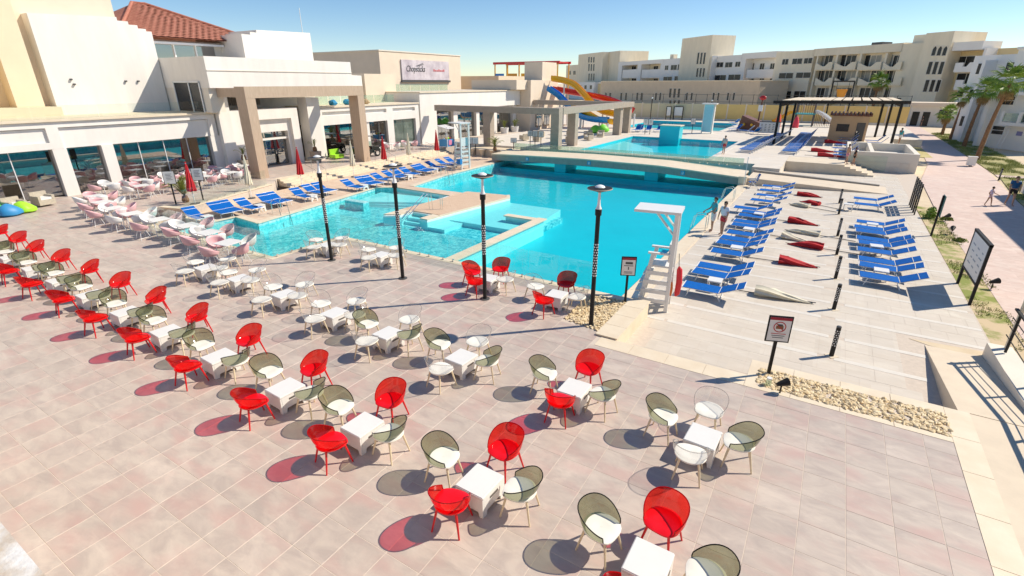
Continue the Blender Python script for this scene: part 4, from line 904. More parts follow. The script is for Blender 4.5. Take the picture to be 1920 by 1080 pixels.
d_ = B().box(K1.x - 1.05, K1.x - .25, K0.y - .05, K0.y - .005, ZU, ZU + 2.0).build('door', m_frame, ks); B().box(K1.x - .95, K1.x - .9, K0.y - .09, K0.y - .05, ZU + .9, ZU + 1.1).build('handle', m_chrome, d_)
m_brown = flat('brown_slat', (.16, .06, .035))
B().box(K0.x - .2, K1.x + .2, K0.y - .25, K0.y + 4.2, ZU + 2.7, ZU + 2.8).build('roof_rim', m_brown, ks)
for k in range(11): x = K0.x - .1 + k * (K1.x - K0.x + .2) / 10; B().box(x - .09, x + .09, K0.y - .35, K0.y + 4.2, ZU + 2.81, ZU + 3.0).build('roof_slat', m_brown, ks)
pl = thing('play_structure', 'childrens water play structure with railings and yellow and white slides', 'play structure', (-5.5, 92, ZU))
for x in (-.0, 2.4):
    for y in (0, 2.4): B().cyl((x, y, 0), (x, y, 4.1), .09, n=8).build('post', m_dgrey, pl)
B().box(-.2, 2.6, -.2, 2.6, 1.7, 1.85).build('platform', flat('teal', (.05, .35, .36)), pl)
for k in range(9): B().cyl((k * .3, -.1, 1.85), (k * .3, -.1, 3.4), .03, n=5).build('rail', m_brown, pl)
B().box(-.1, 2.5, -.15, -.05, 3.4, 3.5).build('top_rail', m_brown, pl)
chute([(-.1, .6, 1.8), (-1.0, .4, 1.6), (-2.0, .0, .9), (-3.0, -.5, .3)], .45, m_sy, 'yellow_slide', pl); chute([(2.6, .8, 1.9), (3.6, .6, 1.5), (4.8, .2, .7), (5.6, .1, .3)], .5, m_whitem, 'white_slide', pl)
for k in range(12): B().cyl((2.6 + k * .22, -.5, .1), (2.6 + k * .22, -.5, 2.2 - k * .13), .03, n=5).build('stair_bar', m_brown, pl)
for x, cc, h_ in ((-.9, (.75, .12, .05), 2.1), (.6, (.75, .05, .08), 1.7)):
    b = B(); b.lathe([(.42, 0), (.4, h_ * .4), (.25, h_ * .8), (.02, h_)], 12); o = b.build('float_cone', flat('float' + str(x), cc), None, True, (-6 + x * 1.6, 88.5, ZU)); tag(o, ('orange' if cc[1] > .1 else 'red') + ' tall cone shaped water toy in front of play structure', 'water toy')
sh = thing('toy_ship', 'brown wooden toy ship hull with yellow portholes on splash deck', 'play ship', tuple(G(1405, 245, ZU)), -.35)
b = B(); b.add([(-1.6, -.6, 0), (2.0, -.8, 0), (2.0, .8, 0), (-1.6, .6, 0), (-1.0, -.7, 2.0), (2.4, -.9, .9), (2.4, .9, .9), (-1.0, .7, 2.0)], [(3, 2, 1, 0), (4, 5, 6, 7), (0, 1, 5, 4), (1, 2, 6, 5), (2, 3, 7, 6), (3, 0, 4, 7)]); b.build('hull', m_brown, sh)
for x in (-.5, .6): b = B(); b.cyl((x, -.78, .85), (x, -.9, .85), .17, n=12); b.build('porthole', m_sy, sh)
B().cyl((1.0, 0, .8), (1.1, 0, 4.2), .1, n=8).build('mast', m_brown, sh)
b = B(); b.ball((1.1, 0, 4.3), .42, 10, 6, 1.2, .6, .7); b.build('mast_head', m_sr, sh, True); B().box(.8, 1.4, -.2, -.14, 2.6, 3.4).build('mast_sign', m_white, sh)
bk = thing('tipping_bucket', 'orange tipping bucket hung in a black frame above the play area', 'tipping bucket', (-.2, 98, ZU))
for x in (-1.4, 1.4): B().cyl((x, 0, 0), (x, 0, 6.4), .1, n=8).build('post', m_blk, bk)
B().cyl((-1.4, 0, 6.4), (1.4, 0, 6.4), .1, n=8).build('crossbar', m_blk, bk)
b = B(); b.lathe([(.05, 4.1), (.5, 4.15), (.75, 5.2), (.78, 5.25), (.6, 5.2), (.4, 4.3)], 14); b.build('bucket', flat('bucket', (.70, .28, .02)), bk, True)
b = B(); b.tube([(.8, 0, 5.0), (.8, 0, 6.4)], .03, 5); b.tube([(-.8, 0, 5.0), (-.8, 0, 6.4)], .03, 5); b.build('hanger', m_blk, bk)
ct = thing('chute_tower', 'white and light blue tall pool chute with ladder near far pool', 'slide', tuple(G(1324, 250, ZU)))
B().box(-.55, .55, -.3, -.2, 0.2, 3.6).build('blue_panel', flat('chute_blue', (.25, .62, .75)), ct); B().box(-.9, .9, -.6, .6, 3.6, 3.75).build('top', m_white, ct)
for x in (-.6, .6): B().box(x - .08, x + .08, -.1, .5, 0, 3.6).build('side', m_white, ct)
for k in range(6): B().box(-.5, .5, .3, .38, .4 + k * .5, .46 + k * .5).build('rung', m_white, ct)
for x0, x1, lb_ in ((1148, 1158, 'narrow'), (1162, 1181, 'wide')):
    p, q = G(x0 + 100, 224, ZU), G(x1 + 100, 224, ZU); t = thing('notice_board', lb_ + ' white notice board on black legs before the boundary wall', 'notice board', tuple(p))
    L = q.x - p.x
    for x in (0, L): B().box(x - .06, x + .06, -.06, .06, 0, 2.2).build('leg', m_blk, t)
    B().box(.06, L - .06, -.03, .03, .7, 2.15).build('panel', m_white, t); B().box(0, L, -.05, .05, 2.15, 2.25).build('frame', m_blk, t)
wn = thing('price_board', 'wide white printed board standing under edge of the shade pavilion', 'notice board', tuple(G(1440, 252, ZU)), .05)
B().box(-1.2, 1.2, -.04, .04, .15, 1.5).build('panel', m_white, wn); B().box(-1.25, 1.25, -.06, .06, 1.5, 1.58).build('frame', m_blk, wn)
b = B(); [b.box(-1.0 + .45 * i, -.8 + .45 * i, -.055, -.045, .4 + .2 * j, .46 + .2 * j) for i in range(5) for j in range(5)]; b.build('print', m_dgrey, wn)
# ================================================================ CAFE CHAIRS AND TABLES
def shell_mesh(mat, rimmat):
    T = R(128); nt_, nv = 26, 8; V = []
    def pt(th, v):
        c = (1 + math.cos(th)) / 2; zr = .49 + .27 * (1 - (1 - c) ** 1.9) ** 1.5; rr = .285 + .01 * c
        vv = v; r = .17 + (rr - .17) * min(1, vv * 1.9) ** .6; z = .405 + (zr - .405) * vv ** 1.15
        lean = -.11 * c * max(0, vv - .2)
        return (-math.cos(th) * r * .98 + lean + .02, math.sin(th) * r * 1.05 * (1 + .08 * c * vv), z)
    for i in range(nt_ + 1):
        th = -T + 2 * T * i / nt_
        for j in range(nv + 1): V.append(pt(th, j / nv))
    fs = [(i * (nv + 1) + j, (i + 1) * (nv + 1) + j, (i + 1) * (nv + 1) + j + 1, i * (nv + 1) + j + 1) for i in range(nt_) for j in range(nv)]
    b = B().add(V, fs); sh = b.mesh('shell', mat, True)
    path = [pt(-T, j / nv) for j in range(2, nv)] + [pt(-T + 2 * T * i / nt_, 1) for i in range(nt_ + 1)] + [pt(T, j / nv) for j in range(nv - 1, 1, -1)]
    rim = B().tube(path, .0095, 5).mesh('rim', rimmat, True); return sh, rim
def cafe_chair(shm, rimm, seatm, legm):
    t = thing('cafe_chair', '', 'chair'); sh, rim = shell_mesh(shm, rimm)
    b = B(); b.lathe([(.01, .395), (.17, .395), (.245, .41), (.275, .44), (.27, .458), (.22, .466), (.11, .452), (.005, .447)], 28, sx=1.0, sy=1)
    for i_, v_ in enumerate(b.v):
        r_ = math.hypot(v_[0], v_[1]); a_ = math.atan2(v_[1], v_[0]); q_ = (abs(math.cos(a_)) ** 3 + abs(math.sin(a_)) ** 3) ** (-1 / 3) if v_[0] > 0 else 1.0; b.v[i_] = (v_[0] * q_ * .98, v_[1] * q_, v_[2] - .012 * (v_[0] > .2))
    b.build('seat', seatm, t, True)
    s = link('shell', sh, t); link('rim', rim, s)
    lg = [B().cyl((.17 * x, .16 * y, .41), (.255 * x, .235 * y, 0), .023, .014, 8).mesh('leg', legm, True) for x in (-1, 1) for y in (-1, 1)]
    for m_ in lg: link('leg', m_, t)
    return Proto(t)
CS = (1.0, 1.0, 1.02)
P_red = cafe_chair(m_redsh, m_redrim, m_redseat, m_redleg); P_smk = cafe_chair(m_smoke, m_smokerim, m_seatw, m_beech); P_clr = cafe_chair(m_clear, m_clearrim, m_seatw, m_beech)
def low_table():
    t = thing('low_table', '', 'table'); a, c, h = .28, .31, .42
    bm = bmesh.new(); bmesh.ops.create_cube(bm, size=1)
    for v in bm.verts: v.co = Vector((v.co.x * 2 * a, v.co.y * 2 * c, h - .025 + v.co.z * .05))
    bmesh.ops.bevel(bm, geom=list(bm.edges), offset=.012, segments=2, affect='EDGES'); me = bpy.data.meshes.new('tabletop'); bm.to_mesh(me); bm.free(); me.materials.append(m_white); link('tabletop', me, t)
    e = .035
    def panel(L): return [(-L, h - .05), (L, h - .05), (L, 0), (L * .74, 0), (L * .70, .075), (L * .64, .095), (-L * .64, .095), (-L * .70, .075), (-L * .74, 0), (-L, 0)]
    pa = panel(a - .004); pc = panel(c - .041)
    for sg in (-1, 1):
        B().prism(pa, sg * (c - .02) - e / 2, sg * (c - .02) + e / 2, axis='y').build('side', m_white, t)
        pp = B().prism(pc, sg * (a - .02) - e / 2, sg * (a - .02) + e / 2, axis='x').build('side', m_white, t)
        b = B().box(sg * (a + .0) - .004, sg * (a + .0) + .004, -.11, .11, .27, .31); b.build('grip_slot', m_frame, pp)
    return Proto(t)
P_tab = low_table()
SETS = []
upx = [-.95, -3.89, -6.67, -9.05, -11.6, -14.1, -16.4, -18.78, -21.12, -23.35, -25.65, -27.9, -30.1]
for k, x in enumerate(upx): SETS.append((x if k else -1.05, 5.28 + .008 * abs(x), ('red', 'smk', 'red', 'smk'), 'front'))    # order: -Y, -X, +Y, +X
for x, y, kinds in ((-1.0, 8.42, 'clr smk clr smk'), (-3.72, 8.62, 'red smk red smk'), (-6.6, 8.4, 'clr smk clr smk'), (-9.0, 8.38, 'clr smk clr smk'), (-11.2, 8.5, 'clr clr clr clr'), (-13.65, 8.62, 'clr clr clr clr'),
                    (-16.15, 8.68, 'clr clr clr clr'), (-18.2, 8.7, 'clr clr clr clr')): SETS.append((x, y, tuple(kinds.split()), 'second'))
for x, y, kinds in ((-6.4, 13.05, 'red clr red clr'), (-9.0, 13.1, 'red red red clr'), (-13.9, 13.0, 'clr clr clr clr'), (-16.7, 12.8, 'clr clr clr clr')): SETS.append((x, y, tuple(kinds.split()), 'pool'))
LBL = {('red', 'front'): 'red translucent shell armchair in the long front row of red and smoke grey chairs', ('smk', 'front'): 'smoke grey shell armchair with white seat in the long front row of red chairs',
       ('red', 'second'): 'red translucent shell armchair in the middle row among clear and smoke chairs', ('smk', 'second'): 'smoke grey shell armchair with white seat in the middle row of clear chairs',
       ('clr', 'second'): 'clear shell armchair with white seat and wood legs in the middle row', ('red', 'pool'): 'red translucent shell armchair beside the pool edge glass', ('clr', 'pool'): 'clear shell armchair with white seat beside the pool edge glass'}
TL = {'front': 'low white square table between red and smoke chairs of the front row', 'second': 'low white square table in the middle row of clear chairs', 'pool': 'low white square table beside the pool edge glass'}
ORD = ['first', 'second', 'third', 'fourth', 'fifth', 'sixth', 'seventh', 'eighth', 'ninth', 'tenth', 'eleventh', 'twelfth', 'thirteenth', 'fourteenth', 'fifteenth', 'sixteenth', 'seventeenth', 'eighteenth', 'nineteenth', 'twentieth', 'last']
SIDE = ['near side', 'building side', 'pool side', 'ramp side']; KN = {'red': 'red', 'smk': 'smoke grey', 'clr': 'clear'}; RN = {'front': 'front row', 'second': 'middle row', 'pool': 'poolside row'}; cnt = {}
for x, y, kinds, row in SETS:
    cnt[row] = cnt.get(row, -1) + 1; od = ORD[cnt[row]]; q_ = -1
    P_tab.put((x + .05, y - .08, 0), random.uniform(-.06, .06), od + ' low white square table of the ' + RN[row] + ' from the stone border', 'low tables, ' + row + ' row')
    for k, (dx, dy, rz) in zip(kinds, ((0, -.76, math.pi / 2), (-.74, .02, 0), (.02, .74, -math.pi / 2), (.72, 0, math.pi))):
        q_ += 1; lab_ = KN[k] + ' shell armchair on ' + SIDE[q_] + ' of ' + od + ' ' + RN[row] + ' table from stone border'
        pr = {'red': P_red, 'smk': P_smk, 'clr': P_clr}[k]
        pr.put((x + dx + random.uniform(-.07, .07), y + dy + random.uniform(-.07, .07), 0), rz + random.uniform(-.26, .26), lab_, {'red': 'red', 'smk': 'smoke grey', 'clr': 'clear'}[k] + ' shell chairs, ' + row + ' row', CS)
# pink and white dining sets
def bucket_chair(mat):
    t = thing('bucket_chair', '', 'chair'); T = R(140); nt_, nv = 20, 6; V = []
    def pt(th, v):
        c = (1 + math.cos(th)) / 2; zr = .50 + .36 * c ** .9; r = .05 + .20 * min(1, v * 2.2) ** .8 + .05 * v; z = .43 + (zr - .43) * max(0, (v - .3) / .7) ** 1.05
        return (-math.cos(th) * r - .06 * c * v, math.sin(th) * r * 1.05, z)
    for i in range(nt_ + 1):
        for j in range(nv + 1): V.append(pt(-math.pi + 2 * math.pi * i / nt_, j / nv))
    fs = [(i * (nv + 1) + j, (i + 1) * (nv + 1) + j, (i + 1) * (nv + 1) + j + 1, i * (nv + 1) + j + 1) for i in range(nt_) for j in range(nv)]
    o = B().add(V, fs).build('bucket_seat', mat, t, True); md = o.modifiers.new('s', 'SOLIDIFY'); md.thickness = .012
    for x in (-1, 1):
        for y in (-1, 1): B().cyl((.1 * x, .1 * y, .44), (.22 * x, .22 * y, 0), .012, .010, 6).build('leg', m_whitem, t)
    b = B()
    for y in (-1, 1): b.cyl((-.2, .2 * y, .08), (.2, .2 * y, .08), .008, n=5)
    b.build('stretcher', m_whitem, t); return Proto(t)
P_pk = bucket_chair(m_pink); P_wh = bucket_chair(m_white)
def dining_table():
    t = thing('dining_table', '', 'table'); bm = bmesh.new(); bmesh.ops.create_cube(bm, size=1)
    for v in bm.verts: v.co = Vector((v.co.x * .8, v.co.y * .8, .725 + v.co.z * .03))
    bmesh.ops.bevel(bm, geom=list(bm.edges), offset=.01, segments=2, affect='EDGES'); me = bpy.data.meshes.new('tabletop'); bm.to_mesh(me); bm.free(); me.materials.append(m_white); link('tabletop', me, t)
    for x in (-1, 1):
        for y in (-1, 1): B().cyl((.3 * x, .3 * y, .71), (.34 * x, .34 * y, 0), .018, n=6).build('leg', m_whitem, t)
    return Proto(t)
P_dt = dining_table()
def dset(x, y, kinds, row):
    cnt[row] = cnt.get(row, -1) + 1; od = ORD[cnt[row]]; q_ = -1
    P_dt.put((x, y, 0), random.uniform(-.15, .15), od + ' white square dining table ' + row[1], 'white dining tables ' + row[0])
    for k, (dx, dy, rz) in zip(kinds, ((0, -.72, math.pi / 2), (-.72, 0, 0), (0, .72, -math.pi / 2), (.72, 0, math.pi))):
        q_ += 1
        (P_pk if k == 'p' else P_wh).put((x + dx + random.uniform(-.08, .08), y + dy + random.uniform(-.08, .08), 0), rz + random.uniform(-.3, .3),
            ('pink' if k == 'p' else 'white') + ' bucket chair on ' + SIDE[q_] + ' of ' + od + ' table ' + row[1], ('pink' if k == 'p' else 'white') + ' bucket chairs ' + row[0])
ROWP = ('in the long row', 'from pool corner in long row')
for i, (x, y, kk) in enumerate(((-19.3, 10.2, 'ppwp'), (-21.4, 10.6, 'pwpw'), (-23.3, 10.75, 'pwpw'), (-25.5, 10.6, 'pwpw'), (-27.8, 10.5, 'wpww'), (-29.8, 10.55, 'pwpw'), (-31.9, 10.9, 'ppwp'), (-34.0, 11.4, 'wppw'))): dset(x, y, kk, ROWP)
ROWB = ('by the glass front', 'along glass front from first column')
for i in range(6):
    dset(-37.6 + .2 * (i % 2), 13.4 + 1.75 * i, ('pwpw', 'wppw', 'pwwp')[i % 3], ROWB)
ROWD = ('behind the stone planter', 'behind stone planter from sago palm')
for i in range(4): dset(-35.2, 14.2 + 1.9 * i, ('wpwp', 'pwpw')[i % 2], ROWD)
ROWC = ('before the middle wing', 'before the middle wing windows')
dset(-38.2, 38.6, 'pwpw', ROWC); dset(-37.7, 40.8, 'wppp', ROWC)

# ================================================================ LAMPS AND BOLLARDS
def dots(b, r, z0, z1, nz, na, size):
    for i in range(nz):
        z = z0 + (z1 - z0) * i / max(1, nz - 1)
        for j in range(na):
            a = 2 * math.pi * (j + .5 * (i % 2)) / na; c, s_ = math.cos(a), math.sin(a); da = size / r; rr = r + .002
            P = [(rr * c, rr * s_, z - size)] + [(rr * math.cos(a + da), rr * math.sin(a + da), z), (rr * c, rr * s_, z + size), (rr * math.cos(a - da), rr * math.sin(a - da), z)]
            b.add(P, [(0, 1, 2, 3)])
def lamp():
    t = thing('lamp_post', '', 'lamp post')
    b = B(); b.lathe([(.001, .02), (.16, .02), (.16, 0), (.001, 0)], 14); b.build('base_plate', m_dgrey, t)
    B().cyl((0, 0, .01), (0, 0, 3.25), .064, .06, 16).build('pole', m_blk, t, True)
    b = B(); dots(b, .065, 1.55, 2.45, 13, 6, .028); b.build('light_holes', m_whitem, t)
    B().lathe([(.06, 3.25), (.085, 3.25), (.09, 3.4), (.07, 3.42), (.06, 3.42), (.001, 3.42)], 16).build('collar', m_blk, t, True)
    B().lathe([(.085, 3.421), (.05, 3.5), (.038, 3.6), (.034, 3.8), (.04, 3.9), (.001, 3.92)], 14).build('stem', m_whitem, t, True)
    hd = B().lathe([(.03, 3.86), (.27, 3.93), (.32, 3.955), (.315, 3.975), (.2, 3.975), (.12, 3.99), (.001, 3.99)], 24).build('lamp_head', m_blk, t, True)
    B().lathe([(.322, 3.945), (.333, 3.958), (.322, 3.972)], 24).build('rim', m_portal2, hd, True); B().lathe([(.14, 3.992), (.12, 4.02), (.05, 4.05), (.001, 4.06)], 12).build('cap', m_whitem, hd, True)
    return Proto(t)
P_l = lamp()
for (x, y), lb_ in zip(((-15.91, 12.25), (-12.13, 12.24), (-8.58, 12.27), (-4.88, 12.29)), ('black lamp post with round head between two clear chair sets by pool', 'black lamp post with round head next to the second clear chair set', 'black lamp post with round head beside red chairs at pool edge', 'black lamp post with round head standing in the pebble bed')):
    P_l.put((x, y, 0), random.uniform(0, 3), lb_)
def bollard():
    t = thing('bollard', '', 'bollard'); B().box(-.13, .13, -.13, .13, 0, .012).build('base_plate', m_cope, t)
    B().cyl((0, 0, .012), (0, 0, .88), .06, .06, 14).build('post', m_blk, t, True); b = B(); dots(b, .0605, .34, .78, 8, 6, .021); b.build('light_holes', m_whitem, t)
    B().lathe([(.06, .88), (.062, .9), (.05, .915), (.001, .92)], 14).build('cap', m_dgrey, t, True); return Proto(t)
P_b = bollard()
for q_, y in enumerate((14.97, 18.58, 21.9, 25.3, 28.7, 33.9, 37.2)): P_b.put((1.17, y, ZD), random.uniform(0, 1), ORD[q_] + ' perforated bollard light from the prohibition sign on pale deck', 'bollards down the lounger deck')
P_b.put((11.6, 53.0, ZD), .3, 'black bollard light on the lawn beside the pink path'); P_b.put((11.3, 46.5, ZD), .1, 'perforated black bollard beside white box on the lawn')

# ================================================================ SIGNS
def post_sign(loc, rz, label, kind, h=1.5, w_=.5, ph=.62):
    t = thing('post_sign', label, 'sign', loc, rz); z0 = h - ph
    B().box(-.035, .035, .0, .05, 0, z0 + .05).build('post', m_blk, t)
    B().box(-w_ / 2, w_ / 2, -.03, .02 if False else -.001, z0, h).build('frame', m_blk, t)
    p = B().box(-w_ / 2 + .03, w_ / 2 - .03, -.036, -.031, z0 + .03, h - .03).build('panel', m_white, t)
    def fl(x0, x1, a, c, m_): B().box(x0, x1, -.041, -.037, a, c).build('print', m_, p)
    if kind != 'plain': fl(-w_ / 2 + .03, w_ / 2 - .03, h - .1, h - .03, flat('sign_red', (.35, .01, .03)))
    if kind == 'camera':
        b = B(); R0, R1 = .135, .115; P = []
        for j in range(24): a = 2 * math.pi * j / 24; P += [(R0 * math.cos(a), -.042, h - .27 + R0 * math.sin(a)), (R1 * math.cos(a), -.042, h - .27 + R1 * math.sin(a))]
        b.add(P, [(2 * j, 2 * ((j + 1) % 24), 2 * ((j + 1) % 24) + 1, 2 * j + 1)[::-1] for j in range(24)]); b.cyl((-.085, -.046, h - .185), (.085, -.046, h - .355), .009, n=5); b.build('prohibition_ring', flat('ring', (.5, .02, .02)), p)
        fl(-.08, .08, h - .32, h - .24, flat('burger', (.25, .10, .04))); fl(-.05, .06, h - .24, h - .20, m_dgrey)
        for k in range(3): fl(-.16 + .02 * k, .16 - .02 * k, h - .45 - .05 * k, h - .435 - .05 * k, flat('ring', (1, 0, 0)) if k < 1 else m_dgrey)
    elif kind == 'swim':
        fl(-.1, .12, h - .24, h - .17, m_dgrey); fl(-.14, .14, h - .30, h - .28, m_dgrey); fl(-.015, .015, h - .42, h - .33, m_dgrey)
        for k in range(2): fl(-.13, .13, h - .5 - .04 * k, h - .485 - .04 * k, m_dgrey)
    else:
        for k in range(5): fl(-.15, .15 - .05 * (k % 2), h - .18 - .08 * k, h - .16 - .08 * k, m_dgrey)
    return t
FC = YAW   # signs turned towards the cafe
p = G(1441, 702, 0); post_sign((p.x, p.y, 0), .35, 'framed prohibition sign with red ring on black post in pebble bed', 'camera', 1.56, .52, .66)
p = G(1172, 568, 0); post_sign((p.x, p.y, 0), .45, 'framed swimmer notice on black post at corner of the pool', 'swim', 1.56, .46, .62)
p = G(330, 383, 0); post_sign((p.x, p.y, 0), .9, 'white notice on black post left of the sago palm', 'plain', 1.9, .6, .75)
p = G(381, 375, 0); post_sign((p.x, p.y, 0), .9, 'white notice on black post beside red umbrella and sago palm', 'plain', 1.9, .6, .75)
for i, (x, y) in enumerate(((994, 274), (1003, 275), (1014, 276))):
    p = G(x, y, ZU); post_sign((p.x, p.y, ZU), .6, 'small notice on black post, one of three beside glass rail', 'plain', 1.6, .55, .6)['group'] = 'three notices by pergola'
p = G(963, 280, ZU); post_sign((p.x, p.y, ZU), .6, 'small notice on short black post left of the three notices', 'plain', 1.1, .6, .45)
for x, y in ((883, 292), (892, 292)): p = G(x, y, 0); post_sign((p.x, p.y, .1), .7, 'white notice on black post in flower bed by lifeguard chair', 'plain', 1.6, .55, .6)['group'] = 'flower bed notices'
for i, (x, y) in enumerate(((1209, 252), (1218, 252), (1297, 250))): p = G(x, y, ZU); post_sign((p.x, p.y, ZU), .4, ('teal backed sign on black post left of turquoise block', 'second teal backed sign on black post by turquoise block', 'teal backed sign on black post right of turquoise block')[i], 'plain', 1.9, .6, .75)
# big notice boards by the path
t = thing('info_board', 'large white information board in black frame on tall legs by path', 'notice board', (5.1, 21.45, ZD), math.pi / 2)
for x in (0, 2.3): B().box(x - .05, x + .05, -.04, .04, 0, 2.1).build('leg', m_blk, t)
B().box(.05, 2.25, -.03, .03, .75, 2.05).build('panel', m_white, t); B().box(-.05, 2.35, -.05, .05, 2.05, 2.13).build('frame', m_blk, t); B().box(-.0, 2.3, -.045, .045, .68, .75).build('frame', m_blk, t)
b = B()
for k in range(4):
    for q in range(3): b.box(.35 + .6 * q, .55 + .6 * q + .1 * ((k + q) % 3), .031, .034, 1.0 + .22 * k, 1.05 + .22 * k)
b.build('print', flat('print_grey', (.35, .38, .42)), t)
t = thing('info_board', 'narrow dark green board on a leaning black post by path', 'notice board', (5.1, 31.2, ZD), math.pi / 2)
B().box(-.04, .04, -.04, .04, 0, 2.0).build('post', m_blk, t); B().box(-.35, .35, -.06, -.04, 1.0, 2.0).build('panel', flat('board_green', (.05, .16, .14)), t)
for k in range(4):
    t = thing('screen_panel', ORD[k] + ' thin dark slatted screen from the leaning green board', 'screen', (4.85, 36.0 + .75 * k, ZD), 0, 'screen panels at deck end')
    for y in (0, .6): B().box(-.03, .03, y - .03, y + .03, 0, 1.75).build('post', m_blk, t)
    for z in (.9, 1.2, 1.5): B().box(-.015, .015, .03, .57, z, z + .22).build('slat', m_dgrey, t)

# ================================================================ LOUNGERS
def lounger(deg=24):
    t = thing('sun_lounger', '', 'sun lounger'); Lb, W, hh = 1.24, .35, .33; ang = R(deg); ca, sa = math.cos(ang), math.sin(ang)
    def sheet(p0, p1, wd, th=.018): 
        (x0, z0), (x1, z1) = p0, p1
        return B().add([(x0, -wd, z0), (x1, -wd, z1), (x1, wd, z1), (x0, wd, z0), (x0, -wd, z0 - th), (x1, -wd, z1 - th), (x1, wd, z1 - th), (x0, wd, z0 - th)], [(0, 1, 2, 3), (7, 6, 5, 4), (0, 4, 5, 1), (1, 5, 6, 2), (2, 6, 7, 3), (3, 7, 4, 0)])
    sheet((.03, hh), (Lb - .01, hh - .015), W - .008).build('seat_sling', m_blue, t)
    def bp(s): return (Lb + s * ca, hh + s * sa)
    sheet(bp(.02), bp(.55), W - .008).build('backrest', m_blue, t); sheet(bp(.57), bp(.82), W - .012).build('headrest', m_blue, t)
    b = B()
    for y in (-1, 1):
        b.cyl((0, y * (W - .012), hh - .022), (Lb, y * (W - .012), hh - .03), .012, n=6)
    b.cyl((0, -W, hh - .01), (0, W, hh - .01), .014, n=6); b.cyl((Lb, -W, hh - .02), (Lb, W, hh - .02), .016, n=6); b.build('seat_frame', m_whitem, t)
    b = B(); p, q = bp(0), bp(.83)
    for y in (-1, 1): b.cyl((p[0], y * (W - .012), p[1] - .024), (q[0], y * (W - .012), q[1] - .024), .012, n=6)
    b.cyl((q[0], -W, q[1] - .01), (q[0], W, q[1] - .01), .013, n=6); q = bp(.565); b.cyl((q[0], -W, q[1] - .005), (q[0], W, q[1] - .005), .015, n=6); b.build('back_frame', m_whitem, t)
    for x, x2 in ((.28, .18), (1.15, 1.3)):
        for y in (-1, 1): B().cyl((x, y * (W - .03), hh - .02), (x2, y * (W - .03), 0), .017, n=6).build('leg', m_whitem, t)
    B().cyl((1.3, -W, .04), (1.3, W, .04), .014, n=6).build('stretcher', m_whitem, t); return Proto(t)
P_lg = lounger(); P_lg2 = lounger(46)
def stool_table():
    t = thing('side_table', '', 'side table'); B().box(-.24, .24, -.24, .24, .36, .40).build('top', m_white, t)
    for x in (-1, 1):
        B().prism([(-.23, .36), (.23, .36), (.25, 0), (.17, 0), (.13, .2), (-.13, .2), (-.17, 0), (-.25, 0)], x * .21 - .015, x * .21 + .015, axis='x').build('side_panel', m_white, t)
    return Proto(t)
P_st = stool_table()
R1 = [39.44, 37.7, 35.9, 34.1, 31.4, 30.5, 29.55, 28.1, 27.25, 25.6, 24.5, 23.65, 22.15, 19.95, 19.15, 17.5]
for k, y in enumerate(R1):
    P_lg.put((-4.1 if k == 4 else -3.52 + random.uniform(-.06, .06), y, ZD), random.uniform(-.04, .04), 'blue lounger pulled out across the end of the row beside pool' if k == 4 else ORD[15 - k] + ' blue lounger from the lifeguard chair along right pool edge', 'loungers along the right pool edge')
for q_, y in enumerate((18.3, 22.9, 26.4, 30.0, 34.95, 38.6)): P_st.put((-2.6, y, ZD), random.uniform(-.1, .1), ORD[q_] + ' low white side table from the lifeguard chair along pool edge', 'side tables right pool edge')
for k, y in enumerate((37.94, 36.1, 31.28, 30.0, 29.2, 27.75, 26.95, 25.7, 24.2, 23.4, 22.0)):
    P_lg.put((1.85 + random.uniform(-.08, .08), y, ZD), random.uniform(-.06, .06), ORD[10 - k] + ' blue lounger from the large information board beyond bollards', 'loungers beyond the bollards')
for q_, y in enumerate((22.7, 26.3, 30.65)): P_st.put((2.6, y, ZD), random.uniform(-.1, .1), ORD[q_] + ' low white side table from the information board beyond bollards', 'side tables beyond bollards')
P_st.put((1.6, 35.3, ZD), 0, 'low white side table standing apart beside the bollards')
for q_, (x, y) in enumerate(((383, 409), (428, 399), (447, 395), (485, 390), (522, 381), (540, 377), (583, 369), (608, 361), (626, 357), (680, 351), (703, 345), (716, 343), (737, 337), (757, 332), (768, 329), (785, 326), (806, 321), (818, 318), (835, 313), (853, 308), (865, 305))):
    p = G(x, y, ZD + .33); P_lg.put((p.x, p.y, ZD), math.pi + random.uniform(-.15, .05), ORD[q_] + ' blue lounger from the pool corner on left deck below steps', 'loungers on the left deck')
for q_, (x, y) in enumerate(((400, 420), (498, 398), (596, 378), (692, 358), (745, 347), (775, 338), (823, 325))): p = G(x, y, ZD); P_st.put((p.x - .5, p.y, ZD), 0, ORD[q_] + ' low white side table from pool corner on the left deck', 'side tables on left deck')
for i in range(20):
    a = G(1385, 285, ZU).lerp(G(1455, 254, ZU), i / 19); P_lg2.put((a.x, a.y, ZU), random.uniform(-.1, .1), ORD[i] + ' blue lounger from the glass rail in row by second pool', 'loungers near second pool')
    a = G(1465, 288, ZU).lerp(G(1500, 253, ZU), i / 19); P_lg2.put((a.x, a.y, ZU), random.uniform(-.1, .1), ORD[i] + ' blue lounger from the plaza steps in row under pavilion', 'loungers under the pavilion')
for x, y in ((1560, 296), (1562, 290), (1560, 283), (1565, 276), (1570, 268), (1572, 263), (1620, 268), (1624, 272)): p = G(x, y, ZU); P_lg2.put((p.x, p.y, ZU), random.uniform(-.1, .2), 'blue lounger beside the tan kiosk on the plaza', 'loungers by the kiosk')
for x, y in ((1368, 233), (1372, 238), (1366, 246), (1385, 248), (1405, 250)): p = G(x, y, ZU); P_lg2.put((p.x, p.y, ZU), random.uniform(-.8, .8), 'blue lounger beside the brown toy ship', 'loungers by the toy ship')
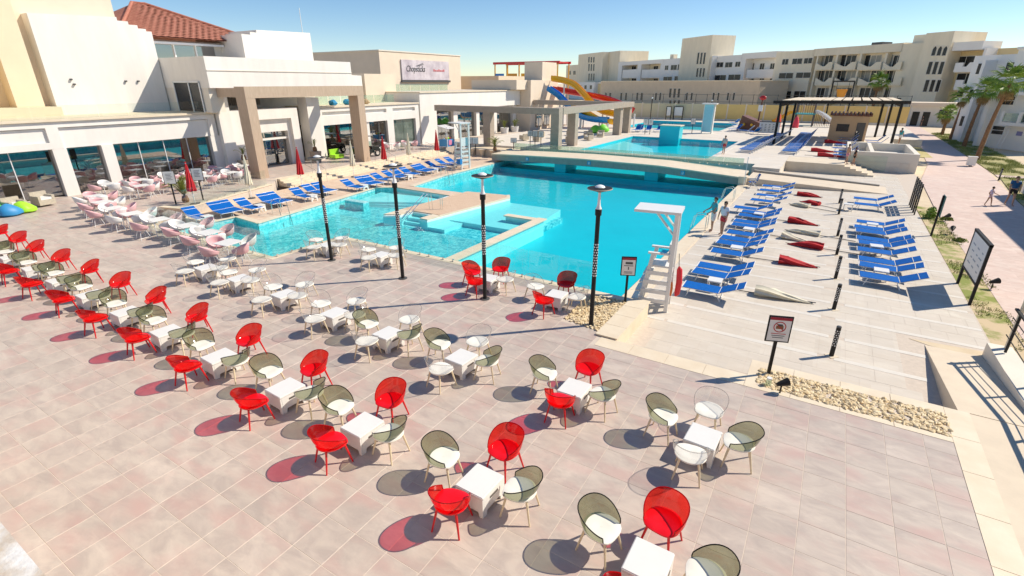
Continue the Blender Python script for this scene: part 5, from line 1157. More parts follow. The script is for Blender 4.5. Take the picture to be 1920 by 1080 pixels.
for x in (1187, 1196, 1212, 1228, 1241): p = G(x, 248, ZU); P_lg2.put((p.x, p.y, ZU), math.pi / 2 + random.uniform(-.2, .2), 'blue lounger at the edge of the far pool', 'loungers at the far pool')

# ================================================================ UMBRELLAS
def folded(mat, n=9):
    b = B(); prof = [(.03, 2.55), (.06, 2.35), (.10, 1.9), (.155, 1.4), (.20, 1.0), (.215, .88), (.19, .86)]; N2 = 18; V = []
    for r, z in prof:
        for j in range(N2): a = 2 * math.pi * j / N2; rr = r * (1.0 if j % 2 else .72) * random.uniform(.93, 1.07); V.append((rr * math.cos(a + z * .5), rr * math.sin(a + z * .5), z + (random.uniform(-.05, .02) if z < 1 else 0)))
    b.add(V, [(i * N2 + j, i * N2 + (j + 1) % N2, (i + 1) * N2 + (j + 1) % N2, (i + 1) * N2 + j) for i in range(len(prof) - 1) for j in range(N2)]); return b
def umbrella(mat):
    t = thing('closed_umbrella', '', 'umbrella'); folded(mat).build('folded_canopy', mat, t, True); B().cyl((0, 0, 0), (0, 0, 2.6), .02, n=8).build('pole', m_whitem, t)
    B().lathe([(.001, .06), (.2, .06), (.22, 0)], 12).build('base', m_dgrey, t); B().lathe([(.03, 2.58), (.035, 2.63), (.001, 2.68)], 8).build('finial', mat, t); return Proto(t)
P_ur, P_uc = umbrella(m_red), umbrella(m_creamc)
for x, y, lb_ in ((385, 388, 'closed red umbrella beside the sago palm planter'), (567, 350, 'closed red umbrella near the brown portal post'), (722, 318, 'closed red umbrella below the middle wing tables'), (820, 299, 'closed red umbrella beside the tall lifeguard chair')):
    zz_ = 0.0 if x < 400 else ZD; p = G(x if zz_ else 366, y if zz_ else 383, zz_); P_ur.put((p.x, p.y, zz_), random.uniform(0, 3), lb_, sc=(1.25, 1.25, 1.05 if zz_ else .9))
for x, y, lb_ in ((472, 372, 'closed cream umbrella behind loungers near the glass rail'), (664, 332, 'closed cream umbrella in front of brown portal right post'), (768, 308, 'closed cream umbrella between two red ones on left deck')):
    p = G(x, y, ZD); P_uc.put((p.x, p.y, ZD), random.uniform(0, 3), lb_, sc=(1.15, 1.15, 1.05))
def lying(x0, y0, x1, y1, mat, label, wide_left=True, wd=.24):
    p, q = G(x0, y0, ZD), G(x1, y1, ZD); tip, wide = (q, p) if wide_left else (p, q)
    d = (tip - wide); L = d.length; a = math.atan2(d.y, d.x); t = thing('fallen_umbrella', label, 'umbrella', (wide.x, wide.y, ZD), a)
    b = B(); N2 = 14; V = []; K = 9
    for i in range(K + 1):
        u = i / K; r = wd * (1 - u ** 1.6) ** .8 * (.85 + .15 * math.sin(5 * u + x0)) + .03
        for j in range(N2):
            an = 2 * math.pi * j / N2; rr = r * (1 if j % 2 else .7) * random.uniform(.85, 1.15); V.append((u * L, rr * math.cos(an + u), max(.012, r * .55 + rr * .6 * math.sin(an + u))))
    b.add(V, [(i * N2 + j, i * N2 + (j + 1) % N2, (i + 1) * N2 + (j + 1) % N2, (i + 1) * N2 + j) for i in range(K) for j in range(N2)] + [tuple(range(N2))]); b.build('folded_canopy', mat, t, True)
    B().cyl((-1.5, 0, .03), (L + .08, 0, .06), .016, n=6).build('pole', m_dgrey, t)
LY = [(1494, 366, 1540, 371, m_red, 'red umbrella lying folded on deck nearest the bridge ramp', True), (1500, 379, 1536, 386, m_red, 'short red umbrella lying beside a cream one', False), (1481, 384, 1517, 390, m_creamc, 'cream umbrella lying beside a short red one', False),
      (1477, 416, 1534, 424, m_red, 'red umbrella lying folded between cream umbrellas mid deck', True), (1474, 433, 1537, 443, m_creamc, 'plump cream umbrella lying folded on deck', False), (1466, 446, 1520, 456, m_creamc, 'flattened cream umbrella lying against a red one', True),
      (1476, 458, 1543, 468, m_red, 'wide red umbrella lying folded against a cream one', False), (1459, 492, 1533, 503, m_red, 'red umbrella with long fold lying on the near deck', True), (1414, 551, 1524, 570, m_creamc, 'large cream umbrella lying loosely near the bollard', True)]
for a in LY: lying(*a, wd=.28)
for x, y, mt, lb_ in ((1520, 284, m_red, 'red'), (1545, 268, m_red, 'dark red'), (1532, 293, m_red, 'small red')):
    p, q = G(x, y, ZU), G(x + 26, y + 1, ZU); d = q - p; t = thing('fallen_umbrella', lb_ + ' umbrella lying folded between plaza loungers', 'umbrella', (p.x, p.y, ZU), 0)
    b = B(); b.tube([(0, 0, .15), (.4, 0, .2), (1.2, .03, .12), (2.2, 0, .06)], [.22, .2, .13, .03], 9); b.build('folded_canopy', mt, t, True); B().cyl((-1, 0, .04), (2.3, 0, .05), .015, n=5).build('pole', m_dgrey, t)
# ================================================================ LIFEGUARD CHAIRS
def lifeguard(loc, rz, label, buoy=True, s=1.0):
    t = thing('lifeguard_chair', label, 'lifeguard chair', loc, rz); t.scale = (s, s, s)
    for y in (-.38, .38):
        B().box(.28, .40, y - .05, y + .05, 0, 3.28).build('rear_post', m_white, t)
        b = B(); b.add([(-.62, y - .05, 0), (-.50, y - .05, 0), (-.50, y + .05, 0), (-.62, y + .05, 0), (-.30, y - .05, 1.95), (-.18, y - .05, 1.95), (-.18, y + .05, 1.95), (-.30, y + .05, 1.95)], [(3, 2, 1, 0), (4, 5, 6, 7), (0, 1, 5, 4), (1, 2, 6, 5), (2, 3, 7, 6), (3, 0, 4, 7)]); b.build('front_post', m_white, t)
        b = B(); b.cyl((-.25, y, 3.26), (.3, y, 2.62), .04, n=4); b.build('brace', m_white, t); B().box(-.4, .28, y - .06, y + .06, 1.95, 2.0).build('armrest', m_white, t)
    b = B(); b.box(-.95, .46, -.52, .52, 3.28, 3.36); b.build('canopy', m_white, t)
    B().box(-.34, .28, -.34, .34, 1.5, 1.56).build('seat', m_white, t); B().box(.22, .27, -.34, .34, 1.7, 2.3).build('backrest', m_white, t)
    for k in range(4): x = -.80 + .1 * k; z = .28 + .31 * k; B().box(x, x + .26, -.36, .36, z, z + .05).build('step', m_white, t); B().box(x + .16, x + .2, -.34, .34, z - .12, z).build('riser', m_white, t)
    for k in range(4):
        for y in (-.46, .435): z = .3 + .32 * k; B().box(-.57 + .052 * k, .3, y, y + .025, z, z + .13).build('side_board', m_white, t)
    for k in range(4): B().box(.31, .37, -.33, .33, .3 + .31 * k, .42 + .31 * k).build('back_rail', m_white, t)
    if buoy:
        o = thing('rescue_can', 'red and orange rescue float hanging on the lifeguard chair', 'rescue float', (loc[0] + .5, loc[1] + .35, ZD + .35))
        b = B(); b.tube([(0, 0, 0), (.04, 0, .1), (.06, .02, .5), (.02, .02, .95), (0, 0, 1.05)], [.03, .09, .10, .09, .03], 10); b.build('float_body', flat('float_red', (.62, .02, .03)), o, True)
        b = B(); b.tube([(-.16, -.1, .02), (-.17, -.1, .3), (-.15, -.08, .5)], [.05, .08, .03], 8); b.build('orange_float', flat('float_orange', (.75, .20, .03)), o, True); B().cyl((0, 0, 1.0), (-.05, -.02, 1.5), .012, n=5).build('strap', m_dgrey, o)
lifeguard((-3.95, 15.75, ZD), R(8), 'white lifeguard chair with flat canopy and steps at pool corner')
p = G(868, 316, ZD); lifeguard((p.x, p.y, ZD), R(-15), 'white lifeguard tower chair beside loungers at far left pool corner', False, 1.15)
o = B().box(-.18, .18, -.15, .15, .5, .95).build('blue_cushion', flat('cushion_blue', (.02, .2, .5)), None, loc=(p.x + .35, p.y - .9, ZD)); tag(o, 'blue bag hanging low beside the far lifeguard chair', 'bag')

# ================================================================ GLASS RAILS AND STEEL RAILS
def glass_run(label, p, q, z, h, n, mat=None):
    t = thing('glass_fence', label, 'glass fence'); p, q = Vector((p[0], p[1], 0)), Vector((q[0], q[1], 0)); d = q - p; L = d.length; a = math.atan2(d.y, d.x)
    for k in range(n):
        s_ = p + d * (k / n); o = B().box(.015, L / n - .015, -.006, .006, z + .04, z + h).build('glass_panel', mat or m_glassc, t, loc=(s_.x, s_.y, 0), rz=a)
        for u in (.2, .8): B().box(L / n * u - .03, L / n * u + .03, -.025, .025, z, z + .10).build('clamp', m_chrome, o)
glass_run('clear glass fence along the terrace edge above the pool', (-18.0, 14.62), (-5.9, 14.62), 0.006, 1.05, 10)
glass_run('clear glass fence turning the corner by the pink chairs', (-18.14, 11.2), (-18.14, 14.5), 0.006, 1.05, 3)
glass_run('clear glass fence behind the pink and white row', (-27.6, 11.14), (-18.3, 11.14), 0.006, 1.05, 7)
glass_run('clear glass fence between terrace tables and left lounger deck', (-30.1, 13.95), (-32.4, 20.6), 0.0, 1.0, 5)
glass_run('green tinted glass fence along far side of the footbridge', (-27.0, 44.3), (-5.6, 44.3), .32, .62, 14, m_glassg)
def rail(label, pts, parent=None, r=.021):
    t = thing('handrail', label, 'handrail')
    for P in pts: B().tube(P, r, 7).build('rail', m_chrome, t, True)
def ladder(x, y, z, a, label):
    c, s_ = math.cos(a), math.sin(a); P = []
    for e in (-.28, .28):
        ox, oy = -s_ * e, c * e; P.append([(x - .5 * c + ox, y - .5 * s_ + oy, z), (x - .5 * c + ox, y - .5 * s_ + oy, z + .7), (x - .3 * c + ox, y - .3 * s_ + oy, z + .85), (x + .1 * c + ox, y + .1 * s_ + oy, z + .75), (x + .35 * c + ox, y + .35 * s_ + oy, z - .5), (x + .4 * c + ox, y + .4 * s_ + oy, z - .9)])
    rail(label, P)
ladder(-5.1, 26.5, ZD, math.pi, 'steel pool ladder rails beside the lifeguard chair and people'); ladder(-5.1, 34.5, ZD, math.pi, 'steel pool ladder rails behind the standing people')
p = G(530, 402, ZD); ladder(p.x, p.y, ZD, 0, 'steel pool ladder rails at left deck near white table'); p = G(840, 328, ZD); ladder(p.x, p.y, ZD, 0, 'steel pool ladder rails near the far lifeguard chair')
rail('long steel handrails sloping down the platform steps', [[(-19.7 + e, 22.6, ZD), (-19.7 + e, 22.5, ZD + .95), (-19.7 + e, 22.2, ZD + 1.0), (-19.7 + e, 20.2, ZD - .1), (-19.7 + e, 20.1, -1.2)] for e in (0, .25)] + [[(-19.1, 22.9, ZD), (-19.1, 22.9, ZD + .85), (-18.95, 22.9, ZD + .85), (-18.95, 22.9, ZD)]])
for (x, y), lb_ in (((-32.9, 24.6), 'steel stair handrail near the closed red umbrella'), ((-33.4, 32.6), 'steel stair handrail in front of brown portal right post'), ((-33.9, 39.2), 'steel stair handrail at far end of cream steps')):
    rail(lb_, [[(x + .6, y + e, ZD), (x + .6, y + e, ZD + .95), (x - 1.0, y + e, .95), (x - 1.0, y + e, 0)] for e in (0, .9)], r=.018)

# ================================================================ PEOPLE
def skin_mesh(name, V, E_, Rr, mat, parent=None, sub=1):
    me = bpy.data.meshes.new(name); me.from_pydata(V, E_, []); me.materials.append(mat); o = link(name, me, parent)
    md = o.modifiers.new('skin', 'SKIN'); md.use_smooth_shade = True
    sv = me.skin_vertices[0].data
    for i, r in enumerate(Rr): sv[i].radius = r if isinstance(r, tuple) else (r, r); sv[i].use_root = (i == 0)
    s2 = o.modifiers.new('sub', 'SUBSURF'); s2.levels = sub; s2.render_levels = sub; return o
def person(loc, rz, h, label, shirt, shorts, stride=.12, arms=((.06, .0), (.06, .0)), skin=None, hair=None, bend=0, shirt_len=1, group=None, shorts_len=.55, longhair=False):
    k = h / 1.75; sm = skin or m_skin
    hipz, kz, az = .92, .50, .08; J = {}
    J['pel'] = (0, 0, .95); J['abd'] = (0 + bend * .1, 0, 1.12); J['che'] = (.01 + bend * .25, 0, 1.32); J['nec'] = (.0 + bend * .33, 0, 1.48); J['hea'] = (.02 + bend * .4, 0, 1.60); J['top'] = (.02 + bend * .42, 0, 1.70)
    for s_, sg in (('l', 1), ('r', -1)):
        st = stride * sg
        J['hip' + s_] = (0, .095 * sg, .90); J['kne' + s_] = (st * .55 + .03, .10 * sg, .50); J['ank' + s_] = (st, .11 * sg, .075); J['toe' + s_] = (st + .15, .125 * sg, .035)
        fx, ex = arms[0] if sg > 0 else arms[1]
        J['sho' + s_] = (bend * .28, .18 * sg, 1.42); J['elb' + s_] = (bend * .2 + fx, .25 * sg, 1.14); J['wri' + s_] = (bend * .2 + fx + ex + .06, .24 * sg, .92 + abs(ex) * .5); J['pal' + s_] = (bend * .2 + fx + ex * 1.25 + .08, .235 * sg, .85 + abs(ex) * .6)
    for n_ in J: J[n_] = tuple(c * k for c in J[n_])
    names = ['pel', 'abd', 'che', 'nec', 'hea', 'top']; idx = {}; V = []; Rr = []; E_ = []
    rad = dict(pel=(.13, .10), abd=(.125, .095), che=(.14, .105), nec=.05, hea=(.078, .092), top=(.06, .07), hip=.085, kne=.055, ank=.038, toe=.035, sho=.055, elb=.04, wri=.028, pal=(.03, .018))
    def add(n_): idx[n_] = len(V); V.append(J[n_]); r = rad[n_ if n_ in rad else n_[:3]]; Rr.append(tuple(c * k for c in r) if isinstance(r, tuple) else (r * k, r * k))
    for n_ in names: add(n_)
    E_ += [(0, 1), (1, 2), (2, 3), (3, 4), (4, 5)]
    for s_ in 'lr':
        for n_ in ('hip', 'kne', 'ank', 'toe', 'sho', 'elb', 'wri', 'pal'): add(n_ + s_)
        i = idx; E_ += [(0, i['hip' + s_]), (i['hip' + s_], i['kne' + s_]), (i['kne' + s_], i['ank' + s_]), (i['ank' + s_], i['toe' + s_]), (2, i['sho' + s_]), (i['sho' + s_], i['elb' + s_]), (i['elb' + s_], i['wri' + s_]), (i['wri' + s_], i['pal' + s_])]
        pl = Vector(J['pal' + s_]); sg = 1 if s_ == 'l' else -1
        for q in range(5):
            base = pl + Vector(((.03 - .016 * q) * k, 0, (-.03 if q else .02) * k)); tip = base + Vector(((.02 if q == 0 else .006) * k, -.012 * sg * k, (-.055 if q else -.03) * k * (1.1 if q == 2 else .95)))
            E_.append((idx['pal' + s_], len(V))); V.append(tuple(base)); Rr.append((.009 * k, .009 * k)); E_.append((len(V) - 1, len(V))); V.append(tuple(tip)); Rr.append((.007 * k, .007 * k))
    body = skin_mesh('person', V, E_, Rr, sm); body.location = loc; body.rotation_euler = (0, 0, rz); tag(body, label, 'person', group)
    g = 1.22
    def cloth(nm, ns, ed, mat, radii):
        Vv = [ns_ for ns_ in ns]; return skin_mesh(nm, Vv, ed, [tuple(c * k for c in r) for r in radii], mat, body)
    L = lambda a, c, t: tuple(J[a][i] + (J[c][i] - J[a][i]) * t for i in range(3))
    if shirt:
        cloth('shirt', [J['che'], J['abd'], L('pel', 'abd', .1), L('che', 'nec', .7), J['shol'], L('shol', 'elbl', .65), J['shor'], L('shor', 'elbr', .65)], [(0, 1), (1, 2), (0, 3), (0, 4), (4, 5), (0, 6), (6, 7)], shirt,
              [(.182, .15), (.176, .146), (.176, .146), (.075, .07), (.078, .072), (.07, .065), (.078, .072), (.07, .065)])
    cloth('shorts', [J['pel'], L('pel', 'abd', .5), J['hipl'], L('hipl', 'knel', shorts_len), J['hipr'], L('hipr', 'kner', shorts_len)], [(0, 1), (0, 2), (2, 3), (0, 4), (4, 5)], shorts, [(.165, .138), (.155, .13), (.115, .115), (.088, .088), (.105, .105), (.088, .088)])
    hd = Vector(J['hea']); b = B(); b.ball((hd.x - .012 * k, 0, hd.z + .035 * k), .105 * k, 12, 7, 1.0, .86, 1.02)
    b2 = B(); keep = []
    for f in b.f:
        c = sum((Vector(b.v[i]) for i in f), Vector()) / len(f)
        if c.z > hd.z + .05 * k or (c.x < hd.x - .0 * k and c.z > hd.z - .035 * k): keep.append(f)
    b.f = keep; b.m = [0] * len(keep); b.build('hair', hair or m_hair, body, True)
    b = B()
    for sg in (-1, 1): b.ball((hd.x + .088 * k, sg * .032 * k, hd.z + .012 * k), .011 * k, 6, 4); b.ball((hd.x + .0 * k, sg * .088 * k, hd.z), .022 * k, 6, 4, .6, .4)
    b.ball((hd.x + .1 * k, 0, hd.z - .012 * k), .015 * k, 6, 4); b.box(hd.x + .07 * k, hd.x + .091 * k, -.025 * k, .025 * k, hd.z - .052 * k, hd.z - .042 * k); b.build('face', M('face', (.28, .14, .10), .6, 0), body)
    return body
p = G(1334, 434, ZD); person((p.x, p.y, ZD), R(215), 1.78, 'person in teal shirt and white trousers standing at the pool edge', flat('shirt_teal', (.03, .38, .45)), flat('trouser_white', (.75, .75, .75)), .05, ((.12, .2), (.10, .2)), shorts_len=.95)
p = G(1352, 441, ZD); person((p.x, p.y, ZD), R(240), 1.72, 'person in white patterned shirt and red shorts beside blue loungers', flat('shirt_white', (.72, .74, .82)), flat('short_red', (.52, .02, .04)), .1)
p = G(1890, 385, ZD); person((p.x, p.y, ZD), R(280), 1.8, 'person in dark blue shirt and black shorts walking on the pink path', flat('shirt_navy', (.01, .10, .24)), m_blk, .16)
p = G(1851, 386, ZD); person((p.x, p.y, ZD), R(330), 1.2, 'child in pale lilac dress running on the pink path', flat('dress_lilac', (.72, .62, .78)), flat('dress_lilac', (1, 1, 1)), .2, ((.1, .25), (-.1, .1)), shorts_len=.4)
p = G(1356, 289, ZU); person((p.x, p.y, ZU), R(250), 1.7, 'person in grey shirt and red shorts beside second pool', flat('shirt_grey', (.5, .48, .46)), flat('short_red', (1, 0, 0)), .06)
p = Vector((1.5, 50.8, ZU - .0)); person((1.35, 51.0, ZU - .13), R(20), 1.68, 'person in pink skirt coming down the plaza steps', flat('top_tan', (.5, .28, .18)), flat('skirt_pink', (.72, .25, .30)), .14)
person((1.9, 51.8, ZU - .26), R(10), 1.5, 'young person in black clothes beside pink skirt on steps', m_blk, m_blk, .12)
p = G(1684, 271, ZU); person((p.x, p.y, ZU), R(40), 1.75, 'person in turquoise shirt and white shorts by pavilion post', flat('shirt_turq', (.02, .38, .45)), flat('trouser_white', (1, 1, 1)), .1)
person((12.6, 114.2, ZD), R(200), 1.75, 'person in dark clothes standing at the gate house door', m_blk, m_blk, .15)

# ================================================================ PALMS AND PLANTS
def fan_frond():
    b = B(); n = 15; L0 = .75
    b.tube([(0, 0, 0), (.35, 0, .12), (L0, 0, .12)], [.025, .018, .012], 4)
    for k in range(n):
        a = R(-80 + 160 * k / (n - 1)); l = random.uniform(.85, 1.1) * (1 - .25 * abs(a) / R(80)); d = Vector((math.cos(a), math.sin(a), 0)); sd = Vector((-d.y, d.x, 0)); c = Vector((L0, 0, .12)); w_ = .052
        m1 = c + d * l * .55 + Vector((0, 0, .04)); tp = c + d * l + Vector((0, 0, -.22 - .1 * random.random()))
        b.add([c - sd * .01, m1 - sd * w_ + Vector((0, 0, .015)), m1 + Vector((0, 0, -.02)), m1 + sd * w_ + Vector((0, 0, .015)), c + sd * .01, tp], [(0, 1, 2), (0, 2, 4), (4, 2, 3), (1, 5, 2), (2, 5, 3)])
    return b.mesh('frond', m_leaf)
FROND = [fan_frond() for _ in range(3)]
m_dead = M('dead_frond', (.30, .20, .09), .9, .3, 6); DEAD = [m.copy() for m in FROND[:1]]; DEAD[0].materials[0] = m_dead
def fan_palm(x, y, h, label, r=.2, nf=30, s=1.0, lean=(0, 0), skirt=8):
    t = thing('fan_palm', label, 'palm tree', (x, y, ZD)); P = []; Rr = []
    for i in range(13): u = i / 12; P.append((lean[0] * u * u, lean[1] * u * u, h * u)); Rr.append(r * (1.35 - .55 * u ** .6) * (1.06 if i % 2 else .96))
    B().tube(P, Rr, 10).build('trunk', m_trunk, t, True)
    top = Vector(P[-1])
    for k in range(nf + skirt):
        dead = k >= nf; el = R(-70 + random.uniform(-10, 10)) if dead else R(80 - 120 * ((k + .5) / nf) ** .9 + random.uniform(-10, 10)); a = k * 2.4 + random.uniform(-.3, .3)
        o = link('frond', DEAD[0] if dead else random.choice(FROND), t, top + Vector((0, 0, -.2 if dead else -.05))); o.rotation_euler = (random.uniform(-.4, .4), -el, a); f_ = s * random.uniform(.85, 1.15) * (.8 if dead else 1); o.scale = (f_, f_, f_)
fan_palm(12.4, 66.3, 7.0, 'tallest fan palm with bare brown trunk beside white building', .16, 24, 1.1, (.5, -.2))
fan_palm(13.4, 80, 6.2, 'second tallest fan palm with shaggy trunk top on lawn', .17, 22, 1.1, (.3, 0))
fan_palm(13.4, 89.5, 5.4, 'medium fan palm with dark shaggy trunk on lawn', .18, 20, 1.05, (.2, 0))
fan_palm(13.4, 97, 2.9, 'shortest young fan palm at far end of lawn', .18, 18, .95)
q = HS(1643, 175, -12); pq = HQ + HX * q[0] + HY * -12; fan_palm(pq.x, pq.y, 7.2, 'distant fan palm in front of the balcony hotel', .25, 24, 1.3)
def feather():
    b = B(); K = 12; b.tube([(i / K * 1.0, 0, .5 * math.sin(i / K * 2.2)) for i in range(K + 1)], .01, 4)
    for i in range(2, K * 2):
        u = i / (K * 2); c = Vector((u, 0, .5 * math.sin(u * 2.2))); l = .22 * math.sin(math.pi * min(1, u + .12)) + .04
        for sg in (-1, 1): b.add([c, c + Vector((.03, 0, 0)), c + Vector((l * .55, sg * l, .05))], [(0, 1, 2)])
    return b.mesh('frond', m_leaf2)
FEA = feather()
def sago(loc, s, label, n=22, pot=None):
    t = thing('sago_palm' if not pot else 'potted_palm', label, 'plant', loc)
    if pot:
        B().add([(-.28, -.28, 0), (.28, -.28, 0), (.28, .28, 0), (-.28, .28, 0), (-.36, -.36, pot), (.36, -.36, pot), (.36, .36, pot), (-.36, .36, pot)], [(3, 2, 1, 0), (4, 5, 6, 7), (0, 1, 5, 4), (1, 2, 6, 5), (2, 3, 7, 6), (3, 0, 4, 7)]).build('pot', m_portal2, t)
    z0 = pot or 0
    b = B(); b.lathe([(.16, z0), (.2, z0 + .15), (.14, z0 + .38), (.01, z0 + .42)], 10); b.build('trunk', m_trunk, t)
    for k in range(n): o = link('frond', FEA, t, (0, 0, z0 + .35)); f_ = s * random.uniform(.8, 1.1); o.scale = (f_, f_, f_ * random.uniform(.8, 1.3)); o.rotation_euler = (0, R(-random.uniform(0, 55)), k * 2.4)
p = G(349, 379, 0); sago((p.x, p.y, 0), 1.1, 'sago palm between two notices in the stone planter')
for (x, y), lb_ in (((-38.5, 22.95), 'square potted plant left of the entrance doorway'), ((-38.3, 29.4), 'square potted plant right of the entrance doorway')): sago((x, y, 0), .6, lb_, 14, .95)
p = G(928, 283, ZU); sago((p.x, p.y, ZU), .9, 'dark green bushy palm at foot of pergola post', 26)
for x, y, lb_ in ((946, 238, 'round white planter with leafy shrub left of pergola post'), (965, 236, 'round white planter with tall shrub under the canopy')):
    p = PXX(x, y, -38.9); t = thing('planter_pot', lb_, 'planter', (-38.9, p.y, 0)); B().lathe([(.001, 0), (.5, 0), (.6, .75), (.52, .75), (.5, .68), (.001, .66)], 16).build('pot', m_white, t, True)
    for k in range(16): o = link('frond', FEA, t, (0, 0, .6)); f_ = random.uniform(.7, 1.1); o.scale = (f_, f_, f_ * 1.4); o.rotation_euler = (0, R(-random.uniform(10, 65)), k * 2.4)
def shrub(loc, r, h, label, mat=None, n=160):
    b = B()
    for k in range(n):
        a = random.uniform(0, 6.3); u = random.random() ** .5; z = h * random.random(); x, y = r * u * math.cos(a) * (1.1 - .5 * z / h), r * u * math.sin(a) * (1.1 - .5 * z / h); s_ = random.uniform(.05, .11); d = Vector((random.uniform(-1, 1), random.uniform(-1, 1), random.uniform(.1, 1))).normalized() * s_; e = d.cross(Vector((random.uniform(-1, 1), random.uniform(-1, 1), .3))).normalized() * s_ * .5
        c = Vector((x, y, z)); b.add([c - d, c + e, c + d, c - e], [(0, 1, 2, 3)])
    t = thing('shrub', label, 'shrub', loc); b.build('foliage', mat or m_leaf2, t); B().cyl((0, 0, 0), (0, 0, h * .6), .03, .015, 6).build('stem', m_trunk, t)
m_yl = M('yellow_leaf', (.36, .30, .03), .6, .3, 6, c2=(.55, .50, .06))
bed = thing('flower_bed', 'low rendered planter bed with curved piers at left bridge end', 'planter')
for x0, x1, y0, y1, zt in ((-33.2, -27.4, 43.55, 43.85, .22), (-33.2, -32.9, 43.85, 46.2, .22), (-27.7, -27.4, 43.85, 46.2, .3)): B().box(x0, x1, y0, y1, ZD, zt).build('bed_wall', m_cope, bed)
B().box(-32.9, -27.7, 43.85, 46.2, ZD, .12).build('soil', m_sand, bed)
for k in range(4): B().lathe([(.15, ZD), (.2, -.2), (.32, .1), (.4, .22), (.001, .22)], 10, (-31.5 + k * 1.3, 43.3, 0)).build('pier', m_cope, bed, True)
for k in range(7): shrub((-32.4 + k * .72, 44.6 + .5 * (k % 2), .12), .35, .4, 'small yellow green plant in the low flower bed', m_yl, 90).real if False else None
for o in [o for o in col.objects if o.name.startswith('shrub')]: o['group'] = 'flower bed plants'
stp = thing('stone_planter', 'cream stone planter curb holding the sago palm above loungers', 'planter')
coping_line([(-31.6, 13.35), (-29.95, 13.8), (-32.4, 20.95)], 0.0, stp, .3, 1.4)
p = G(1752, 385, ZD); shrub((5.5, 35.6, ZD), .28, .6, 'dark round shrub at start of the sandy bed', m_leaf, 240)
for (x, y), lb_ in (((1775, 412), 'green tuft'), ((1800, 452), 'broad green tuft')): p = G(x, y, ZD); shrub((p.x, p.y, ZD), .3, .12, lb_ + ' in the sandy bed beside pink path', m_leaf2, 120)

# ================================================================ SMALL THINGS
def spot(loc, rz, label, s=1.0):
    t = thing('garden_spotlight', label, 'spotlight', loc, rz); t.scale = (s, s, s); B().cyl((0, 0, 0), (0, 0, .16), .015, n=6).build('stake', m_blk, t); B().cyl((-.1, 0, .2), (.12, 0, .26), .035, .085, 12).build('lamp_head', m_blk, t, True)
p = G(1462, 737, 0); spot((p.x, p.y, .0), .6, 'black garden spotlight on stake in the long pebble bed', 1.15)
t = thing('glass_jar', 'small pale glass jar lamp at foot of the prohibition sign', 'jar', tuple(G(1440, 722, 0.0))); B().lathe([(.001, 0), (.06, 0), (.065, .12), (.05, .15), (.05, .17)], 12).build('jar_body', m_glassg, t, True); B().lathe([(.055, .165), (.055, .2), (.001, .2)], 12).build('lid', m_whitem, t)
for (x, y), lb_ in (((1783, 440), 'first'), ((1772, 415), 'second'), ((1858, 542), 'third')): p = G(x, y, ZD); spot((p.x, p.y, ZD), random.uniform(0, 3), {'first': 'black garden spotlight mid bed beside pink path', 'second': 'small black spotlight near grass tuft in sandy bed', 'third': 'black garden spotlight behind the large information board'}[lb_], 1.3)
for x, y, lb_ in ((11.1, 61.0, 'white cylindrical bin standing on the shaded lawn'), (11.9, 46.8, 'white utility box on the sunny dry lawn')):
    t = thing('utility_box', lb_, 'box', (x, y, ZD)); B().box(-.3, .3, -.25, .25, .1, .8).build('body', m_white, t); B().box(-.34, .34, -.29, .29, .8, .87).build('lid', m_white, t); B().box(-.1, .1, -.1, .1, 0, .1).build('foot', m_dgrey, t)
def beanbag(loc, mat, label, s=1.0, rz=0):
    b = B(); b.lathe([(.02, 0), (.42, .01), (.56, .12), (.55, .3), (.42, .5), (.25, .66), (.1, .74), (.01, .76)], 18, sx=1.15)
    for i, v in enumerate(b.v): z = v[2]; b.v[i] = (v[0] - .35 * max(0, z - .3) + .02 * math.sin(9 * v[1]), v[1] * (1 + .04 * math.sin(7 * z)), z + .02 * math.sin(8 * v[0]))
    o = b.build('bean_bag', mat, None, True, loc, rz); o.scale = (s, s, s); tag(o, label, 'bean bag')
beanbag(tuple(G(22, 404, 0)), flat('bean_blue', (.03, .24, .50)), 'large blue bean bag at left end of the terrace', .85, 2)
beanbag(tuple(G(48, 398, 0)), flat('bean_lime', (.36, .72, .03)), 'lime green bean bag behind the blue one', .8, 1); beanbag(tuple(G(-4, 402, 0)), flat('bean_green', (.08, .55, .12)), 'green bean bag left of the blue one', .8, 0)
for i, (x, y) in enumerate(((1118, 249), (1131, 247))): p = G(x, y, ZU); beanbag((p.x, p.y, ZU), flat('bean_g2', (.20, .70, .05)), ('bright green bean bag by second pool beneath pergola', 'pale green bean bag next to bright one beneath pergola')[i], 1.3, i)
def sofa(loc, rz, label):
    t = thing('lounge_chair', label, 'armchair', loc, rz); m_ = M('wicker', (.50, .44, .34), .8, .15, 12, .3, 60)
    B().box(-.4, .4, -.4, .4, .1, .38).build('seat_base', m_, t); B().box(-.4, -.26, -.4, .4, .38, .78).build('backrest', m_, t); B().box(-.26, .38, -.26, .26, .385, .5).build('cushion', m_white, t)
    for y in (-1, 1): B().box(-.25, .4, .27 if y > 0 else -.4, .4 if y > 0 else -.27, .385, .6).build('armrest', m_, t)
for i, (x, y) in enumerate(((40, 400), (92, 388))): p = G(x, y, 0); sofa((p.x - .6, p.y, 0), .2, ('beige wicker armchair behind the lime bean bag', 'beige wicker armchair near first white column')[i])
for i in range(12):
    a = G(1080, 266, ZU); sofa((-30.5 + 2.1 * (i % 4) + random.uniform(-.3, .3), 52 + 4.2 * (i // 4), ZU), random.uniform(0, 6), ORD[i] + ' wicker armchair from the pergola corner post on the plaza'); col.objects[-1]
for o in [o for o in col.objects if o.name.startswith('lounge_chair')]:
    if 'pergola corner' in o['label']: o['group'] = 'armchairs under the pergola'
